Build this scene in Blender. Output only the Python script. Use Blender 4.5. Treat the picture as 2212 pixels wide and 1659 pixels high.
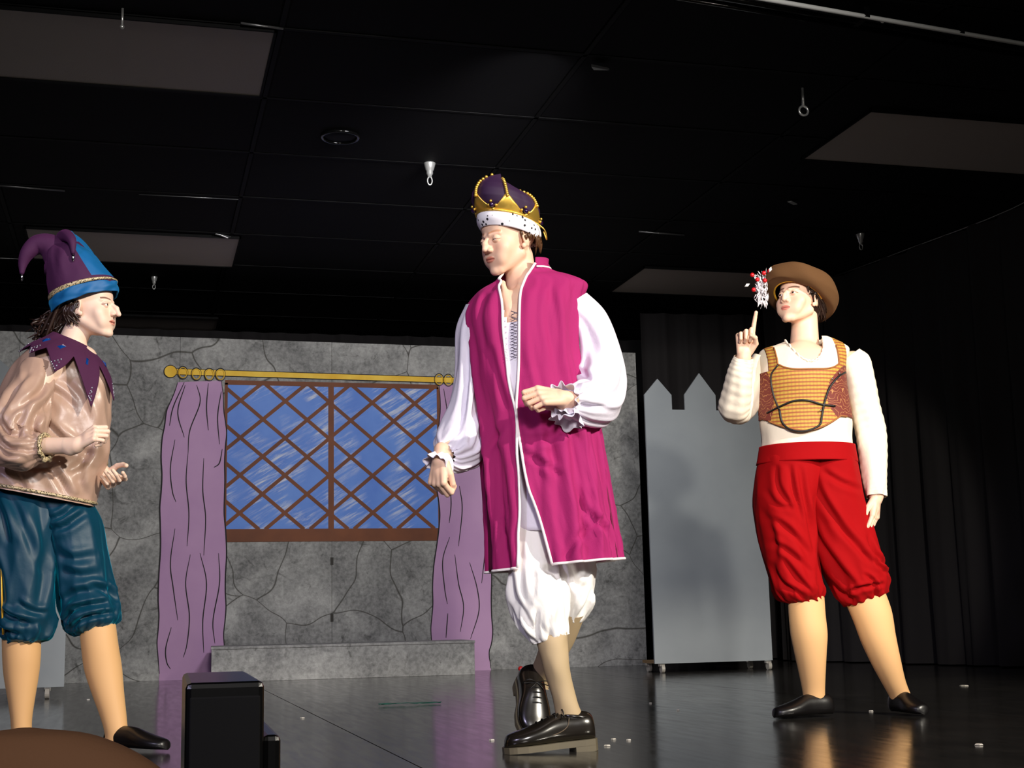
import bpy, math, random
import numpy as np
from mathutils import Vector, Matrix
SC = bpy.context.scene
for _o in list(bpy.data.objects): bpy.data.objects.remove(_o)
R = math.radians
# ------------------------------------------------------------------ camera
CAM_H = .41
PITCH, ROLL, YAW, FPX = math.atan(507/3000), R(1.28), R(15.1), 3000.
_f = np.array([math.sin(YAW)*math.cos(PITCH), math.cos(YAW)*math.cos(PITCH), math.sin(PITCH)])
_r = np.array([math.cos(YAW), -math.sin(YAW), 0.])
_u = np.cross(_r, _f)
_r2 = math.cos(ROLL)*_r-math.sin(ROLL)*_u
_u2 = math.sin(ROLL)*_r+math.cos(ROLL)*_u
cd = bpy.data.cameras.new('camera'); cam = bpy.data.objects.new('camera', cd); SC.collection.objects.link(cam)
cd.sensor_width = 36; cd.lens = 36*FPX/2212; cd.clip_start = .05; cd.clip_end = 100
M3 = Matrix(((_r2[0], _u2[0], -_f[0]), (_r2[1], _u2[1], -_f[1]), (_r2[2], _u2[2], -_f[2])))
cam.matrix_world = Matrix.Translation((0, 0, CAM_H)) @ M3.to_4x4()
SC.camera = cam
SC.view_settings.view_transform = 'Standard'; SC.view_settings.look = 'None'
SC.view_settings.gamma = 1; SC.view_settings.use_curve_mapping = False
SC.view_settings.exposure = 0.0
W = bpy.data.worlds.new('world'); SC.world = W; W.use_nodes = True
W.node_tree.nodes['Background'].inputs[0].default_value = (.5, .5, .6, 1)
W.node_tree.nodes['Background'].inputs[1].default_value = .012

def light(name, kind, loc, target, power, color, size=.3, spot=None, blend=.3):
    l = bpy.data.lights.new(name, kind); o = bpy.data.objects.new(name, l); SC.collection.objects.link(o)
    l.energy = power; l.color = color; o.location = loc
    o.rotation_euler = (Vector(target)-Vector(loc)).to_track_quat('-Z', 'Y').to_euler()
    if kind == 'AREA': l.shape = 'DISK'; l.size = size
    else: l.shadow_soft_size = size
    if spot: l.spot_size = R(spot); l.spot_blend = blend
    return o
light('key_spot', 'SPOT', (6.0, -2.2, 4.6), (1.7, 5.2, 1.1), 3700, (1, .93, .80), .12, 50, .5)
light('front_spot', 'SPOT', (1.0, -1.6, 2.1), (3.6, 7.5, 1.1), 1150, (1, .95, .85), .10, 19, .15)
light('wash_spot', 'SPOT', (-4.5, -1.5, 4.2), (2.0, 8, .9), 600, (.72, .66, 1.0), .25, 62, .6)
light('backdrop_spot', 'SPOT', (1.9, 6.3, 3.1), (1.5, 11.3, .3), 560, (.97, .96, 1.0), .35, 95, .6)
light('backdrop_fill', 'SPOT', (.4, -3.0, 3.0), (2.0, 11.2, .9), 1300, (1, .96, .94), .4, 34, .5)
light('front_fill', 'AREA', (0, -3, 2.6), (1.5, 6, .8), 70, (1, .95, .9), 1.2)  # unseen area light added as soft fill from the front

# ------------------------------------------------------------------ helpers
def ray(x, y): return _f+_r2*(x-1106)/FPX-_u2*(y-829.5)/FPX
def on_y(x, y, Y):
    d = ray(x, y); return np.array([0, 0, CAM_H])+d*Y/d[1]
def on_z(x, y, z):
    d = ray(x, y); return np.array([0, 0, CAM_H])+d*(z-CAM_H)/d[2]
def lin(c):
    return tuple((v/255/12.92 if v/255 <= .04045 else ((v/255+.055)/1.055)**2.4) for v in c)+(1,)
MATS = {}
def mat(name, rgb, rough=.6, metal=0, spec=.5, sheen=0, sheenc=None, rgb2=None, nscale=6, namt=(.35, .65), bump=0, bscale=40, coat=0, sss=0, tint=False, bdist=.002):
    if name in MATS: return MATS[name]
    m = bpy.data.materials.new(name); m.use_nodes = True; nt = m.node_tree; b = nt.nodes['Principled BSDF']
    b.inputs['Base Color'].default_value = lin(rgb); b.inputs['Roughness'].default_value = rough
    b.inputs['Metallic'].default_value = metal; b.inputs['Specular IOR Level'].default_value = spec
    if sheen:
        b.inputs['Sheen Weight'].default_value = sheen; b.inputs['Sheen Roughness'].default_value = .35
        b.inputs['Sheen Tint'].default_value = lin(sheenc or rgb)
    if coat: b.inputs['Coat Weight'].default_value = coat; b.inputs['Coat Roughness'].default_value = .15
    if sss: b.inputs['Subsurface Weight'].default_value = sss; b.inputs['Subsurface Radius'].default_value = (.012, .005, .003); b.inputs['Subsurface Scale'].default_value = 1
    tc = nt.nodes.new('ShaderNodeTexCoord')
    if rgb2:
        n = nt.nodes.new('ShaderNodeTexNoise'); n.inputs['Scale'].default_value = nscale; n.inputs['Detail'].default_value = 6
        r = nt.nodes.new('ShaderNodeValToRGB'); r.color_ramp.elements[0].color = lin(rgb); r.color_ramp.elements[1].color = lin(rgb2)
        r.color_ramp.elements[0].position = namt[0]; r.color_ramp.elements[1].position = namt[1]
        nt.links.new(tc.outputs['Object'], n.inputs['Vector']); nt.links.new(n.outputs[0], r.inputs[0]); nt.links.new(r.outputs[0], b.inputs['Base Color'])
    if tint:
        a = nt.nodes.new('ShaderNodeAttribute'); a.attribute_name = 'tint'
        mx = nt.nodes.new('ShaderNodeMix'); mx.data_type = 'RGBA'; mx.blend_type = 'MULTIPLY'; mx.inputs[0].default_value = 1
        mx.inputs[6].default_value = lin(rgb); nt.links.new(a.outputs[0], mx.inputs[7]); nt.links.new(mx.outputs[2], b.inputs['Base Color'])
    if bump:
        n = nt.nodes.new('ShaderNodeTexNoise'); n.inputs['Scale'].default_value = bscale; n.inputs['Detail'].default_value = 4
        bp = nt.nodes.new('ShaderNodeBump'); bp.inputs['Strength'].default_value = bump; bp.inputs['Distance'].default_value = bdist
        nt.links.new(tc.outputs['Object'], n.inputs['Vector']); nt.links.new(n.outputs[0], bp.inputs['Height']); nt.links.new(bp.outputs[0], b.inputs['Normal'])
    MATS[name] = m; return m
def props(o, label=None, cat=None, group=None, kind=None):
    if label: o['label'] = label
    if cat: o['category'] = cat
    if group: o['group'] = group
    if kind: o['kind'] = kind
    return o
def empty(name, loc=(0, 0, 0), rz=0, **k):
    o = bpy.data.objects.new(name, None); SC.collection.objects.link(o); o.location = loc; o.rotation_euler = (0, 0, rz)
    o.empty_display_size = .1
    return props(o, **k)
def mesh(name, V, Fc, m, parent=None, smooth=True, solid=0, bevel=0, sub=0, mi=None, **k):
    me = bpy.data.meshes.new(name); me.from_pydata([tuple(map(float, v)) for v in V], [], [tuple(map(int, f)) for f in Fc])
    for q in (m if isinstance(m, list) else [m]): me.materials.append(q)
    if mi is not None: me.polygons.foreach_set('material_index', list(mi))
    if smooth: me.polygons.foreach_set('use_smooth', [True]*len(me.polygons))
    o = bpy.data.objects.new(name, me); SC.collection.objects.link(o); o.parent = parent
    if solid: s = o.modifiers.new('solid', 'SOLIDIFY'); s.thickness = solid; s.offset = -1
    if bevel: s = o.modifiers.new('bevel', 'BEVEL'); s.width = bevel; s.segments = 2; s.limit_method = 'ANGLE'
    if sub: s = o.modifiers.new('sub', 'SUBSURF'); s.levels = sub; s.render_levels = sub
    return props(o, **k)
BF = [(0, 3, 2, 1), (4, 5, 6, 7), (0, 1, 5, 4), (1, 2, 6, 5), (2, 3, 7, 6), (3, 0, 4, 7)]
def box(name, a, b, m, parent=None, **k):
    (x0, y0, z0), (x1, y1, z1) = a, b
    V = [(x0, y0, z0), (x1, y0, z0), (x1, y1, z0), (x0, y1, z0), (x0, y0, z1), (x1, y0, z1), (x1, y1, z1), (x0, y1, z1)]
    k.setdefault('smooth', False)
    return mesh(name, V, BF, m, parent, **k)
def slab(name, poly, y0, y1, m, parent=None, **k):
    """polygon in the XZ plane given thickness from y0 (front) to y1 (back)"""
    n = len(poly); V = [(x, y0, z) for x, z in poly]+[(x, y1, z) for x, z in poly]
    a = sum(poly[i][0]*poly[(i+1) % n][1]-poly[(i+1) % n][0]*poly[i][1] for i in range(n))
    idx = list(range(n)) if a > 0 else list(range(n))[::-1]
    Fc = [tuple(idx), tuple(i+n for i in idx[::-1])]
    for j in range(n):
        p, q = idx[j], idx[(j+1) % n]; Fc.append((q, p, p+n, q+n))
    k.setdefault('smooth', False)
    return mesh(name, V, Fc, m, parent, **k)
def cr(A, n):
    """Catmull-Rom resample of the rows of A"""
    A = np.asarray(A, float); k = len(A); t = np.linspace(0, k-1, n); i = np.minimum(t.astype(int), k-2); f = (t-i)[:, None]
    g = lambda j: A[np.clip(j, 0, k-1)]
    p0, p1, p2, p3 = g(i-1), g(i), g(i+1), g(i+2)
    p0 = np.where((i == 0)[:, None], 2*p1-p2, p0); p3 = np.where((i == k-2)[:, None], 2*p2-p1, p3)
    return .5*(2*p1+(p2-p0)*f+(2*p0-5*p1+4*p2-p3)*f**2+(3*p1-p0-3*p2+p3)*f**3)
def nrm(v): return v/(np.linalg.norm(v)+1e-12)
def sweep(name, pts, r, m, parent=None, n=8, closed=False, res=1, flat=1., cap=True, **k):
    V, Fc = sweep_data(pts, r, n, closed, res, flat, cap)
    return mesh(name, V, Fc, m, parent, **k)
def sweep_data(pts, r, n=8, closed=False, res=1, flat=1., cap=True, off=0):
    P = np.asarray(pts, float)
    rr = np.full(len(P), r, float) if np.isscalar(r) else np.asarray(r, float)
    if res > 1 and not closed:
        A = cr(np.hstack([P, rr[:, None]]), (len(P)-1)*res+1); P, rr = A[:, :3], np.abs(A[:, 3])
    L = len(P); T = np.array([nrm(P[(i+1) % L if closed else min(i+1, L-1)]-P[(i-1) % L if closed else max(i-1, 0)]) for i in range(L)])
    u = np.cross(T[0], (0, 0, 1) if abs(T[0][2]) < .9 else (1, 0, 0)); u = nrm(u); V = []; Fc = []
    for i in range(L):
        u = nrm(u-T[i]*(u@T[i])); w = np.cross(T[i], u)
        for j in range(n):
            a = 2*math.pi*j/n; V.append(P[i]+u*rr[i]*math.cos(a)+w*rr[i]*flat*math.sin(a))
    for i in range(L if closed else L-1):
        for j in range(n):
            a, b = i*n+j, i*n+(j+1) % n; c, d = ((i+1) % L)*n+(j+1) % n, ((i+1) % L)*n+j
            Fc.append((a+off, b+off, c+off, d+off))
    if cap and not closed: Fc += [tuple(off+j for j in range(n))[::-1], tuple(off+(L-1)*n+j for j in range(n))]
    return V, Fc
def multi(name, items, m, parent, **k):
    """many sweeps joined as one part"""
    V = []; Fc = []
    for pts, r, kw in items:
        v, f = sweep_data(pts, r, off=len(V), **kw); V += v; Fc += f
    return mesh(name, V, Fc, m, parent, **k)
def sphere_data(c, r, nu=16, nv=10, off=0):
    rx, ry, rz = (r, r, r) if np.isscalar(r) else r
    V = [(c[0], c[1], c[2]+rz)]; Fc = []
    for i in range(1, nv):
        a = math.pi*i/nv
        for j in range(nu):
            b = 2*math.pi*j/nu; V.append((c[0]+rx*math.sin(a)*math.cos(b), c[1]+ry*math.sin(a)*math.sin(b), c[2]+rz*math.cos(a)))
    V.append((c[0], c[1], c[2]-rz)); e = len(V)-1
    for j in range(nu):
        j2 = (j+1) % nu; Fc.append((off, off+1+j, off+1+j2)); Fc.append((off+e, off+1+(nv-2)*nu+j2, off+1+(nv-2)*nu+j))
        for i in range(nv-2): a = off+1+i*nu; Fc.append((a+j, a+nu+j, a+nu+j2, a+j2))
    return V, Fc
def ball(name, c, r, m, parent, nu=16, nv=10, **k):
    V, Fc = sphere_data((0, 0, 0), r, nu, nv); o = mesh(name, V, Fc, m, parent, **k); o.location = tuple(map(float, c)); return o
def lathe(name, prof, m, parent=None, n=24, **k):
    V = []; Fc = []
    for (r, z) in prof:
        for j in range(n): a = 2*math.pi*j/n; V.append((r*math.cos(a), r*math.sin(a), z))
    for i in range(len(prof)-1):
        for j in range(n): Fc.append((i*n+j, i*n+(j+1) % n, (i+1)*n+(j+1) % n, (i+1)*n+j))
    Fc += [tuple(range(n))[::-1], tuple((len(prof)-1)*n+j for j in range(n))]
    return mesh(name, V, Fc, m, parent, **k)
def waves(seed, amp, nth=(3, 9), nu=(0, 5), n=6, sharp=.0):
    """seamless fold field of u (along) and th (around)"""
    g = random.Random(seed); q = [(g.randint(*nth), g.uniform(*nu)*g.choice((-1, 1)), g.uniform(0, 6.28), g.uniform(.4, 1)) for _ in range(n)]
    s = sum(x[3] for x in q)
    def f(u, th):
        r = 0
        for a, b, p, w in q:
            v = np.sin(a*th+b*u*6.28+p+.6*np.sin(2*th+5*u+p))
            if sharp: v = (1-np.abs(v)**sharp)*2-1
            r = r+w*v
        return amp*r/s*1.6
    return f
def loft(name, rings, m, parent=None, M=72, N=60, disp=None, span=None, cap=(False, False), solid=0, keep=None, sq=1., grid=False, **k):
    C = cr([r[0] for r in rings], N); AX = cr([r[1] for r in rings], N); AY = cr([r[2] for r in rings], N)
    u = np.linspace(0, 1, N)[:, None]*np.ones((1, M))
    full = span is None
    th = np.linspace(0, 2*math.pi, M, endpoint=False)[None, :]*np.ones((N, 1)) if full else np.array([np.linspace(*span(v), M) for v in u[:, 0]])
    c, s = np.cos(th), np.sin(th)
    if sq != 1: c = np.sign(c)*np.abs(c)**sq; s = np.sign(s)*np.abs(s)**sq
    off = AX[:, None]*c[..., None]+AY[:, None]*s[..., None]
    ln = np.linalg.norm(off, axis=2, keepdims=True)+1e-9
    if disp is not None: off = off*(1+disp(u, th)[..., None]/ln)
    V = C[:, None]+off
    Fc = []
    for i in range(N-1):
        for j in range(M if full else M-1):
            j2 = (j+1) % M; f = (i*M+j, i*M+j2, (i+1)*M+j2, (i+1)*M+j)
            if keep is None or keep(V[i, j]*.25+V[i, j2]*.25+V[i+1, j2]*.25+V[i+1, j]*.25, u[i, 0], th[i, j]): Fc.append(f)
    VV = V.reshape(-1, 3)
    if full:
        ex = []
        for e, i in ((0, 0), (1, N-1)):
            if cap[e]:
                ex.append(C[i]); q = len(VV)+len(ex)-1
                for j in range(M):
                    a, b = i*M+j, i*M+(j+1) % M; Fc.append((q, b, a) if e == 0 else (q, a, b))
        if ex: VV = np.vstack([VV, ex])
    # outward orientation
    a = np.cross(V[1, 0]-V[0, 0], V[0, 1]-V[0, 0])@ (V[0, 0]-C[0])
    if a > 0: pass
    o = mesh(name, VV, Fc, m, parent, solid=solid, **k)
    return (o, V) if grid else o

# ------------------------------------------------------------------ signed distance modelling (smooth continuous bodies)
class SDF:
    def __init__(s): s.p = []
    def cone(s, a, b, ra, rb, k=.01, op=1):
        a = np.array(a, float); b = np.array(b, float)
        s.p.append((op, k, np.minimum(a-ra, b-rb), np.maximum(a+ra, b+rb), ('c', a, b, ra, rb))); return s
    def ell(s, c, r, Rm=None, k=.01, op=1):
        c = np.array(c, float); r = np.array(r, float); Rm = np.eye(3) if Rm is None else Rm
        h = np.sqrt(((Rm*r)**2).sum(1)); s.p.append((op, k, c-h, c+h, ('e', c, r, Rm))); return s
    def mesh(s, lo, hi, res, infl=0.):
        lo = np.array(lo, float); hi = np.array(hi, float); n = np.ceil((hi-lo)/res).astype(int)+1
        F = np.full(n, .05, np.float32); ax = [lo[i]+res*np.arange(n[i]) for i in range(3)]
        for op, k, a, b, q in s.p:
            mg = max(k*1.5, .0)+res*2+abs(infl)+.004
            i0 = np.maximum(np.floor((a-mg-lo)/res).astype(int), 0); i1 = np.minimum(np.ceil((b+mg-lo)/res).astype(int)+1, n)
            if (i1 <= i0).any(): continue
            X = ax[0][i0[0]:i1[0], None, None]; Y = ax[1][None, i0[1]:i1[1], None]; Z = ax[2][None, None, i0[2]:i1[2]]
            if q[0] == 'c':
                _, A, B, ra, rb = q; d = B-A; L2 = max(d@d, 1e-9)
                x, y, z = X-A[0], Y-A[1], Z-A[2]; t = np.clip((x*d[0]+y*d[1]+z*d[2])/L2, 0, 1)
                D = np.sqrt((x-t*d[0])**2+(y-t*d[1])**2+(z-t*d[2])**2)-(ra+(rb-ra)*t)
            else:
                _, c, r, Rm = q; x, y, z = X-c[0], Y-c[1], Z-c[2]
                k0 = 0; k1 = 0
                for i in range(3):
                    v = (x*Rm[0, i]+y*Rm[1, i]+z*Rm[2, i])/r[i]; k0 = k0+v*v; k1 = k1+(v/r[i])**2
                k0 = np.sqrt(k0); D = k0*(k0-1)/np.sqrt(k1+1e-9)
            D = D.astype(np.float32); sl = tuple(slice(i0[i], i1[i]) for i in range(3)); f = F[sl]
            if op == 1:
                h = np.maximum(k-np.abs(f-D), 0)/k; F[sl] = np.minimum(f, D)-h*h*h*k/6
            else:
                D = -D; h = np.maximum(k-np.abs(f-D), 0)/k; F[sl] = np.maximum(f, D)+h*h*h*k/6
        return nets(F-infl, lo, res)
def nets(F, lo, res):
    I = F < 0; n = np.array(F.shape); cnt = np.zeros(n-1, int)
    for a in (0, 1):
        for b in (0, 1):
            for c in (0, 1): cnt += I[a:n[0]-1+a, b:n[1]-1+b, c:n[2]-1+c]
    act = np.argwhere((cnt > 0) & (cnt < 8))
    if not len(act): return np.zeros((0, 3)), np.zeros((0, 4), int)
    idx = -np.ones(n-1, int); idx[tuple(act.T)] = np.arange(len(act))
    S = np.zeros((len(act), 3)); K = np.zeros(len(act))
    for ax in range(3):
        o1, o2 = [i for i in range(3) if i != ax]
        for p in (0, 1):
            for q in (0, 1):
                A = act.copy(); A[:, o1] += p; A[:, o2] += q; B = A.copy(); B[:, ax] += 1
                fa, fb = F[tuple(A.T)], F[tuple(B.T)]; m = (fa < 0) != (fb < 0)
                t = np.where(m, fa/np.where(m, fa-fb, 1), 0); Pt = A.astype(float); Pt[:, ax] += t
                S[m] += Pt[m]; K[m] += 1
    V = lo+res*S/K[:, None]; Q = []
    for ax in range(3):
        o1, o2 = [(1, 2), (2, 0), (0, 1)][ax]
        s0 = [slice(None)]*3; s1 = [slice(None)]*3; s0[ax] = slice(0, -1); s1[ax] = slice(1, None)
        E = np.argwhere(I[tuple(s0)] != I[tuple(s1)])
        E = E[(E[:, o1] > 0) & (E[:, o2] > 0) & (E[:, o1] < n[o1]-1) & (E[:, o2] < n[o2]-1)]
        if not len(E): continue
        def g(d1, d2):
            A = E.copy(); A[:, o1] += d1; A[:, o2] += d2; return idx[tuple(A.T)]
        q = np.stack([g(-1, -1), g(0, -1), g(0, 0), g(-1, 0)], 1); fl = I[tuple(E.T)]
        q[~fl] = q[~fl][:, ::-1]; Q.append(q)
    Q = np.vstack(Q); return V, Q[(Q >= 0).all(1)]
def join(parts):
    V = []; Fq = []; n = 0
    for v, f in parts: V.append(v); Fq.append(f+n); n += len(v)
    return np.vstack(V), np.vstack(Fq)
def body_mesh(name, S, coarse, fine, m, parent, tint=None, **k):
    """coarse=(lo,hi,res); fine=[(lo,hi,res)]: finer regions (head, hands) of the one continuous surface"""
    v, f = S.mesh(*coarse); c = v[f].mean(1); kp = np.ones(len(f), bool)
    for lo, hi, rs in fine: kp &= ~((c > np.array(lo)+coarse[2]*.9) & (c < np.array(hi)-coarse[2]*.9)).all(1)
    f = f[kp]; us, inv = np.unique(f, return_inverse=True); parts = [(v[us], inv.reshape(f.shape))]
    for q in fine: parts.append(S.mesh(*q))
    V, Fq = join(parts); o = mesh(name, V, Fq, m, parent, **k)
    if tint is not None:
        at = o.data.color_attributes.new('tint', 'FLOAT_COLOR', 'POINT'); col = np.ones((len(V), 4), np.float32); col[:, :3] = tint(V); at.data.foreach_set('color', col.ravel())
    return o
def smin_mask(d, w): return np.clip(1-d/w, 0, 1)

class Person:
    def __init__(s, D, px, py, label):
        s.D = D; f = s._at(px, py, D); s.ox = f[0]
        c, sn = math.cos(YAW), math.sin(YAW)
        s.root = empty('person', (c*f[0]+sn*D, -sn*f[0]+c*D, 0), -YAW, label=label, cat='person')
    def _at(s, px, py, D):
        d = ray(px, py); h = d[0]*math.sin(YAW)+d[1]*math.cos(YAW); p = np.array([0, 0, CAM_H])+d*D/h
        return np.array([p[0]*math.cos(YAW)-p[1]*math.sin(YAW), D, p[2]])
    def P(s, px, py, dy=0.):
        a = s._at(px, py, s.D+dy); return np.array([a[0]-s.ox, dy, a[2]])
    def ring(s, xl, yl, xr, yr, ry, dy=0., tilt=0.):
        a, b = s.P(xl, yl, dy), s.P(xr, yr, dy); return ((a+b)/2, (b-a)/2, np.array([0, ry, ry*tilt]))
    def leg_ring(s, cx, cy, hw, dy, ry=None, dirv=(0, 1)):
        pass
def rotm(yaw=0, pitch=0, roll=0):
    """yaw>0 turns the face to image right, pitch>0 looks up, roll>0 leans head to image right"""
    a, b, c = R(yaw), R(pitch), R(roll)
    Z = np.array([[math.cos(a), -math.sin(a), 0], [math.sin(a), math.cos(a), 0], [0, 0, 1]])
    X = np.array([[1, 0, 0], [0, math.cos(b), math.sin(b)], [0, -math.sin(b), math.cos(b)]])
    Y = np.array([[math.cos(c), 0, math.sin(c)], [0, 1, 0], [-math.sin(c), 0, math.cos(c)]])
    return Y@Z@X
class Head:
    def __init__(s, S, c, Rm, sc=1., nose=1., lid=.0045, jaw=1., gaze=(0, 0), lips=1., nosedrop=0., mouth_open=0, cheek=1.):
        s.c = np.array(c, float); s.R = Rm; s.sc = sc; s.gaze = gaze
        P = s.pt; q = lambda c_, r_, k=.01, op=1, rm=None: S.ell(P(c_), np.array(r_)*sc, Rm if rm is None else Rm@rm, k*sc, op)
        cn = lambda a, b, ra, rb, k=.01, op=1: S.cone(P(a), P(b), ra*sc, rb*sc, k*sc, op)
        q((0, .018, .035), (.074, .095, .085), .02)
        q((0, -.028, -.02), (.062, .062, .085), .03)
        q((0, -.045, .045), (.056, .042, .045), .03)
        for e in (-1, 1):
            cn((e*.050*jaw, .0, -.055), (e*.018, -.066, -.100), .017, .014, .03)
            q((e*.038, -.060, -.030), (.025*cheek, .021, .026), .03)
            q((e*.030, -.068, -.060), (.022*cheek, .018, .026), .03)
            cn((e*.012, -.0865, .017), (e*.042, -.070, .019), .0085, .006, .012)
        q((0, -.078, -.103), (.018, .015, .014), .018)
        q((0, -.072, -.064), (.029, .021, .028), .03)
        for e in (-1, 1): q((e*.032, -.094, .000), (.0155, .014, .0125), .010, -1)
        tip = (0, -.086-.025*nose, -.028-.007*nosedrop)
        cn((0, -.084-.002*nose, .012), (0, -.094-.012*nose, -.010), .0075, .0085, .012); cn((0, -.094-.012*nose, -.010), tip, .0085, .0090, .010)
        cn((0, -.078, .004), (0, -.082-.010*nose, -.026), .009, .0150, .010)
        for e in (-1, 1): q((e*.0125, -.089-.008*nose, -.033), (.0078, .011, .0075), .007)
        for e in (-1, 1): q((e*.007, -.098-.010*nose, -.0425), (.0035, .006, .003), .002, -1)
        q((0, -.0920, -.0578), (.0195, .0070, .0042*lips), .006)
        q((0, -.0905, -.0680-mouth_open), (.0165, .0074, .0050*lips), .006)
        cn((-.022, -.093, -.0625), (.022, -.093, -.0625), .0012+mouth_open*.4, .0012+mouth_open*.4, .002, -1) if mouth_open else q((0, -.101, -.0628), (.024, .007, .0012), .003, -1)
        s.eyes = []
        for e in (-1, 1):
            ec = (e*.0315, -.0785, .001); s.eyes.append(P(ec)); q(ec, (.0138, .0138, .0138), .0025)
            q((ec[0], ec[1]-.013, ec[2]-.0015), (.0125, .009, lid), .0015, -1)
        s.lid = lid
        for e in (-1, 1):
            rm = rotm(0, -12, 0)@np.array([[math.cos(e*.35), -math.sin(e*.35), 0], [math.sin(e*.35), math.cos(e*.35), 0], [0, 0, 1]])
            q((e*.074, .012, -.008), (.0065, .0175, .030), .006, 1, rm)
            q((e*.0795, .008, -.004), (.0045, .0095, .017), .004, -1, rm)
            q((e*.074, .0, -.033), (.006, .009, .009), .006)
    def pt(s, p): return s.c+s.R@(np.array(p, float)*s.sc)
    def inv(s, V): return ((V-s.c)@s.R)/s.sc
    def tint(s, brow=(.25, .16, .12), lip=(.80, .42, .42), browy=.0):
        def f(V):
            q = s.inv(V); n = len(V); C = np.ones((n, 3)); x, y, z = np.abs(q[:, 0]), q[:, 1], q[:, 2]; face = (y < -.05) & (x < .08)
            def put(m, c):
                m = (m*face)[:, None]; C[:] = C*(1-m)+np.array(c)*C*m
            put(smin_mask(np.sqrt(((x-.036)/.026)**2+((z+.030)/.022)**2), 1.)*.5, (1, .78, .74))
            bz = .0235+.004*np.sin((x-.012)/.036*2.6)+browy
            put(np.clip(1.6-np.abs(z-bz)/.0032, 0, 1)*(x > .011)*(x < .049), brow)
            lz = np.sqrt((x/.0225)**2+((z+.063)/.0105)**2); put(np.clip((1.08-lz)*6, 0, 1)*(y < -.082), lip)
            put(np.clip(1.3-np.abs(z+.0628)/.0013, 0, 1)*(x < .023)*(y < -.08), (.35, .2, .2))
            ez = np.sqrt(((x-.0315)/.0135)**2+((z+.0005)/(s.lid+.0015))**2); put(np.clip(1.25-np.abs(ez-1)/.22, 0, 1)*(z > -.001), (.25, .18, .16))
            put(np.clip(1-np.abs(ez-1)/.25, 0, 1)*.5*(z <= -.001), (.6, .4, .38))
            return C
        return f
    def build_eyes(s, parent):
        w = mat('eye_white', (235, 230, 225), .25); ir = mat('iris_brown', (60, 38, 22), .2); pu = mat('pupil_black', (8, 6, 6), .1)
        for c in s.eyes:
            V, Fc = sphere_data((0, 0, 0), .0122*s.sc, 24, 24); V = np.array(V); mi = []
            for f in Fc:
                cc = V[list(f)].mean(0); a = math.degrees(math.acos(max(-1, min(1, cc[2]/np.linalg.norm(cc))))); mi.append(2 if a < 12 else 1 if a < 29 else 0)
            g = s.R@rotm(s.gaze[0], s.gaze[1])@np.array([0, -1., 0]); X = nrm(np.cross((0, 0, 1), g)); Y = np.cross(g, X)
            V = V@np.array([X, Y, g]); mesh('eye', V+c, Fc, [w, ir, pu], parent, mi=mi)
def hand(S, Wp, d, n, t, curls, thumb, sc=1., spread=0.03):
    """wrist point, finger direction, palm normal, thumb side, per finger curls (a1,a2,a3) in degrees"""
    Wp = np.array(Wp, float); d = nrm(np.array(d, float)); n = np.array(n, float); n = nrm(n-d*(n@d)); tt = np.cross(d, n); tt = tt*(1 if tt@np.array(t, float) > 0 else -1)
    offs = (.029, .0095, -.0105, -.029); kl = (.086, .088, .084, .077); ph = ((.043, .026, .021), (.047, .030, .022), (.043, .028, .021), (.034, .021, .019)); rad = (.0092, .0094, .009, .008)
    S.cone(Wp-d*.03*sc, Wp+d*.012*sc, .024*sc, .024*sc, .02)
    pts = []
    for i in range(4):
        K = Wp+(d*kl[i]+tt*offs[i])*sc
        S.cone(Wp+(d*.012+tt*offs[i]*.55)*sc, K, .0145*sc, .0115*sc, .010)
        base = nrm(d+tt*(1.5-i)*spread); p = K; A = 0
        for j in range(3):
            A += R(curls[i][j]); dd = base*math.cos(A)+n*math.sin(A); e = p+dd*ph[i][j]*sc
            r0 = rad[i]*(1.04-.09*j)*sc; S.cone(p, e, r0, r0*.93, .0022); p = e
        pts.append(p)
    # thumb leaves the side of the palm near its base
    p = Wp+(d*.018+tt*.022+n*.004)*sc; rr = (.0150, .0108, .0095, .0088); ln = (.042, .032, .026)
    for j in range(3):
        v = thumb[j]; dd = nrm(d*v[0]+tt*v[1]+n*v[2]); e = p+dd*ln[j]*sc; S.cone(p, e, rr[j]*sc, rr[j+1]*sc, .008 if j == 0 else .003); p = e
    S.ell(Wp+(d*.05+n*.004)*sc, np.array([.03, .03, .03])*sc*.62, None, .02)
    return pts
def bbox(c, h): c = np.array(c, float); h = np.array(h, float); return c-h, c+h
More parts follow.
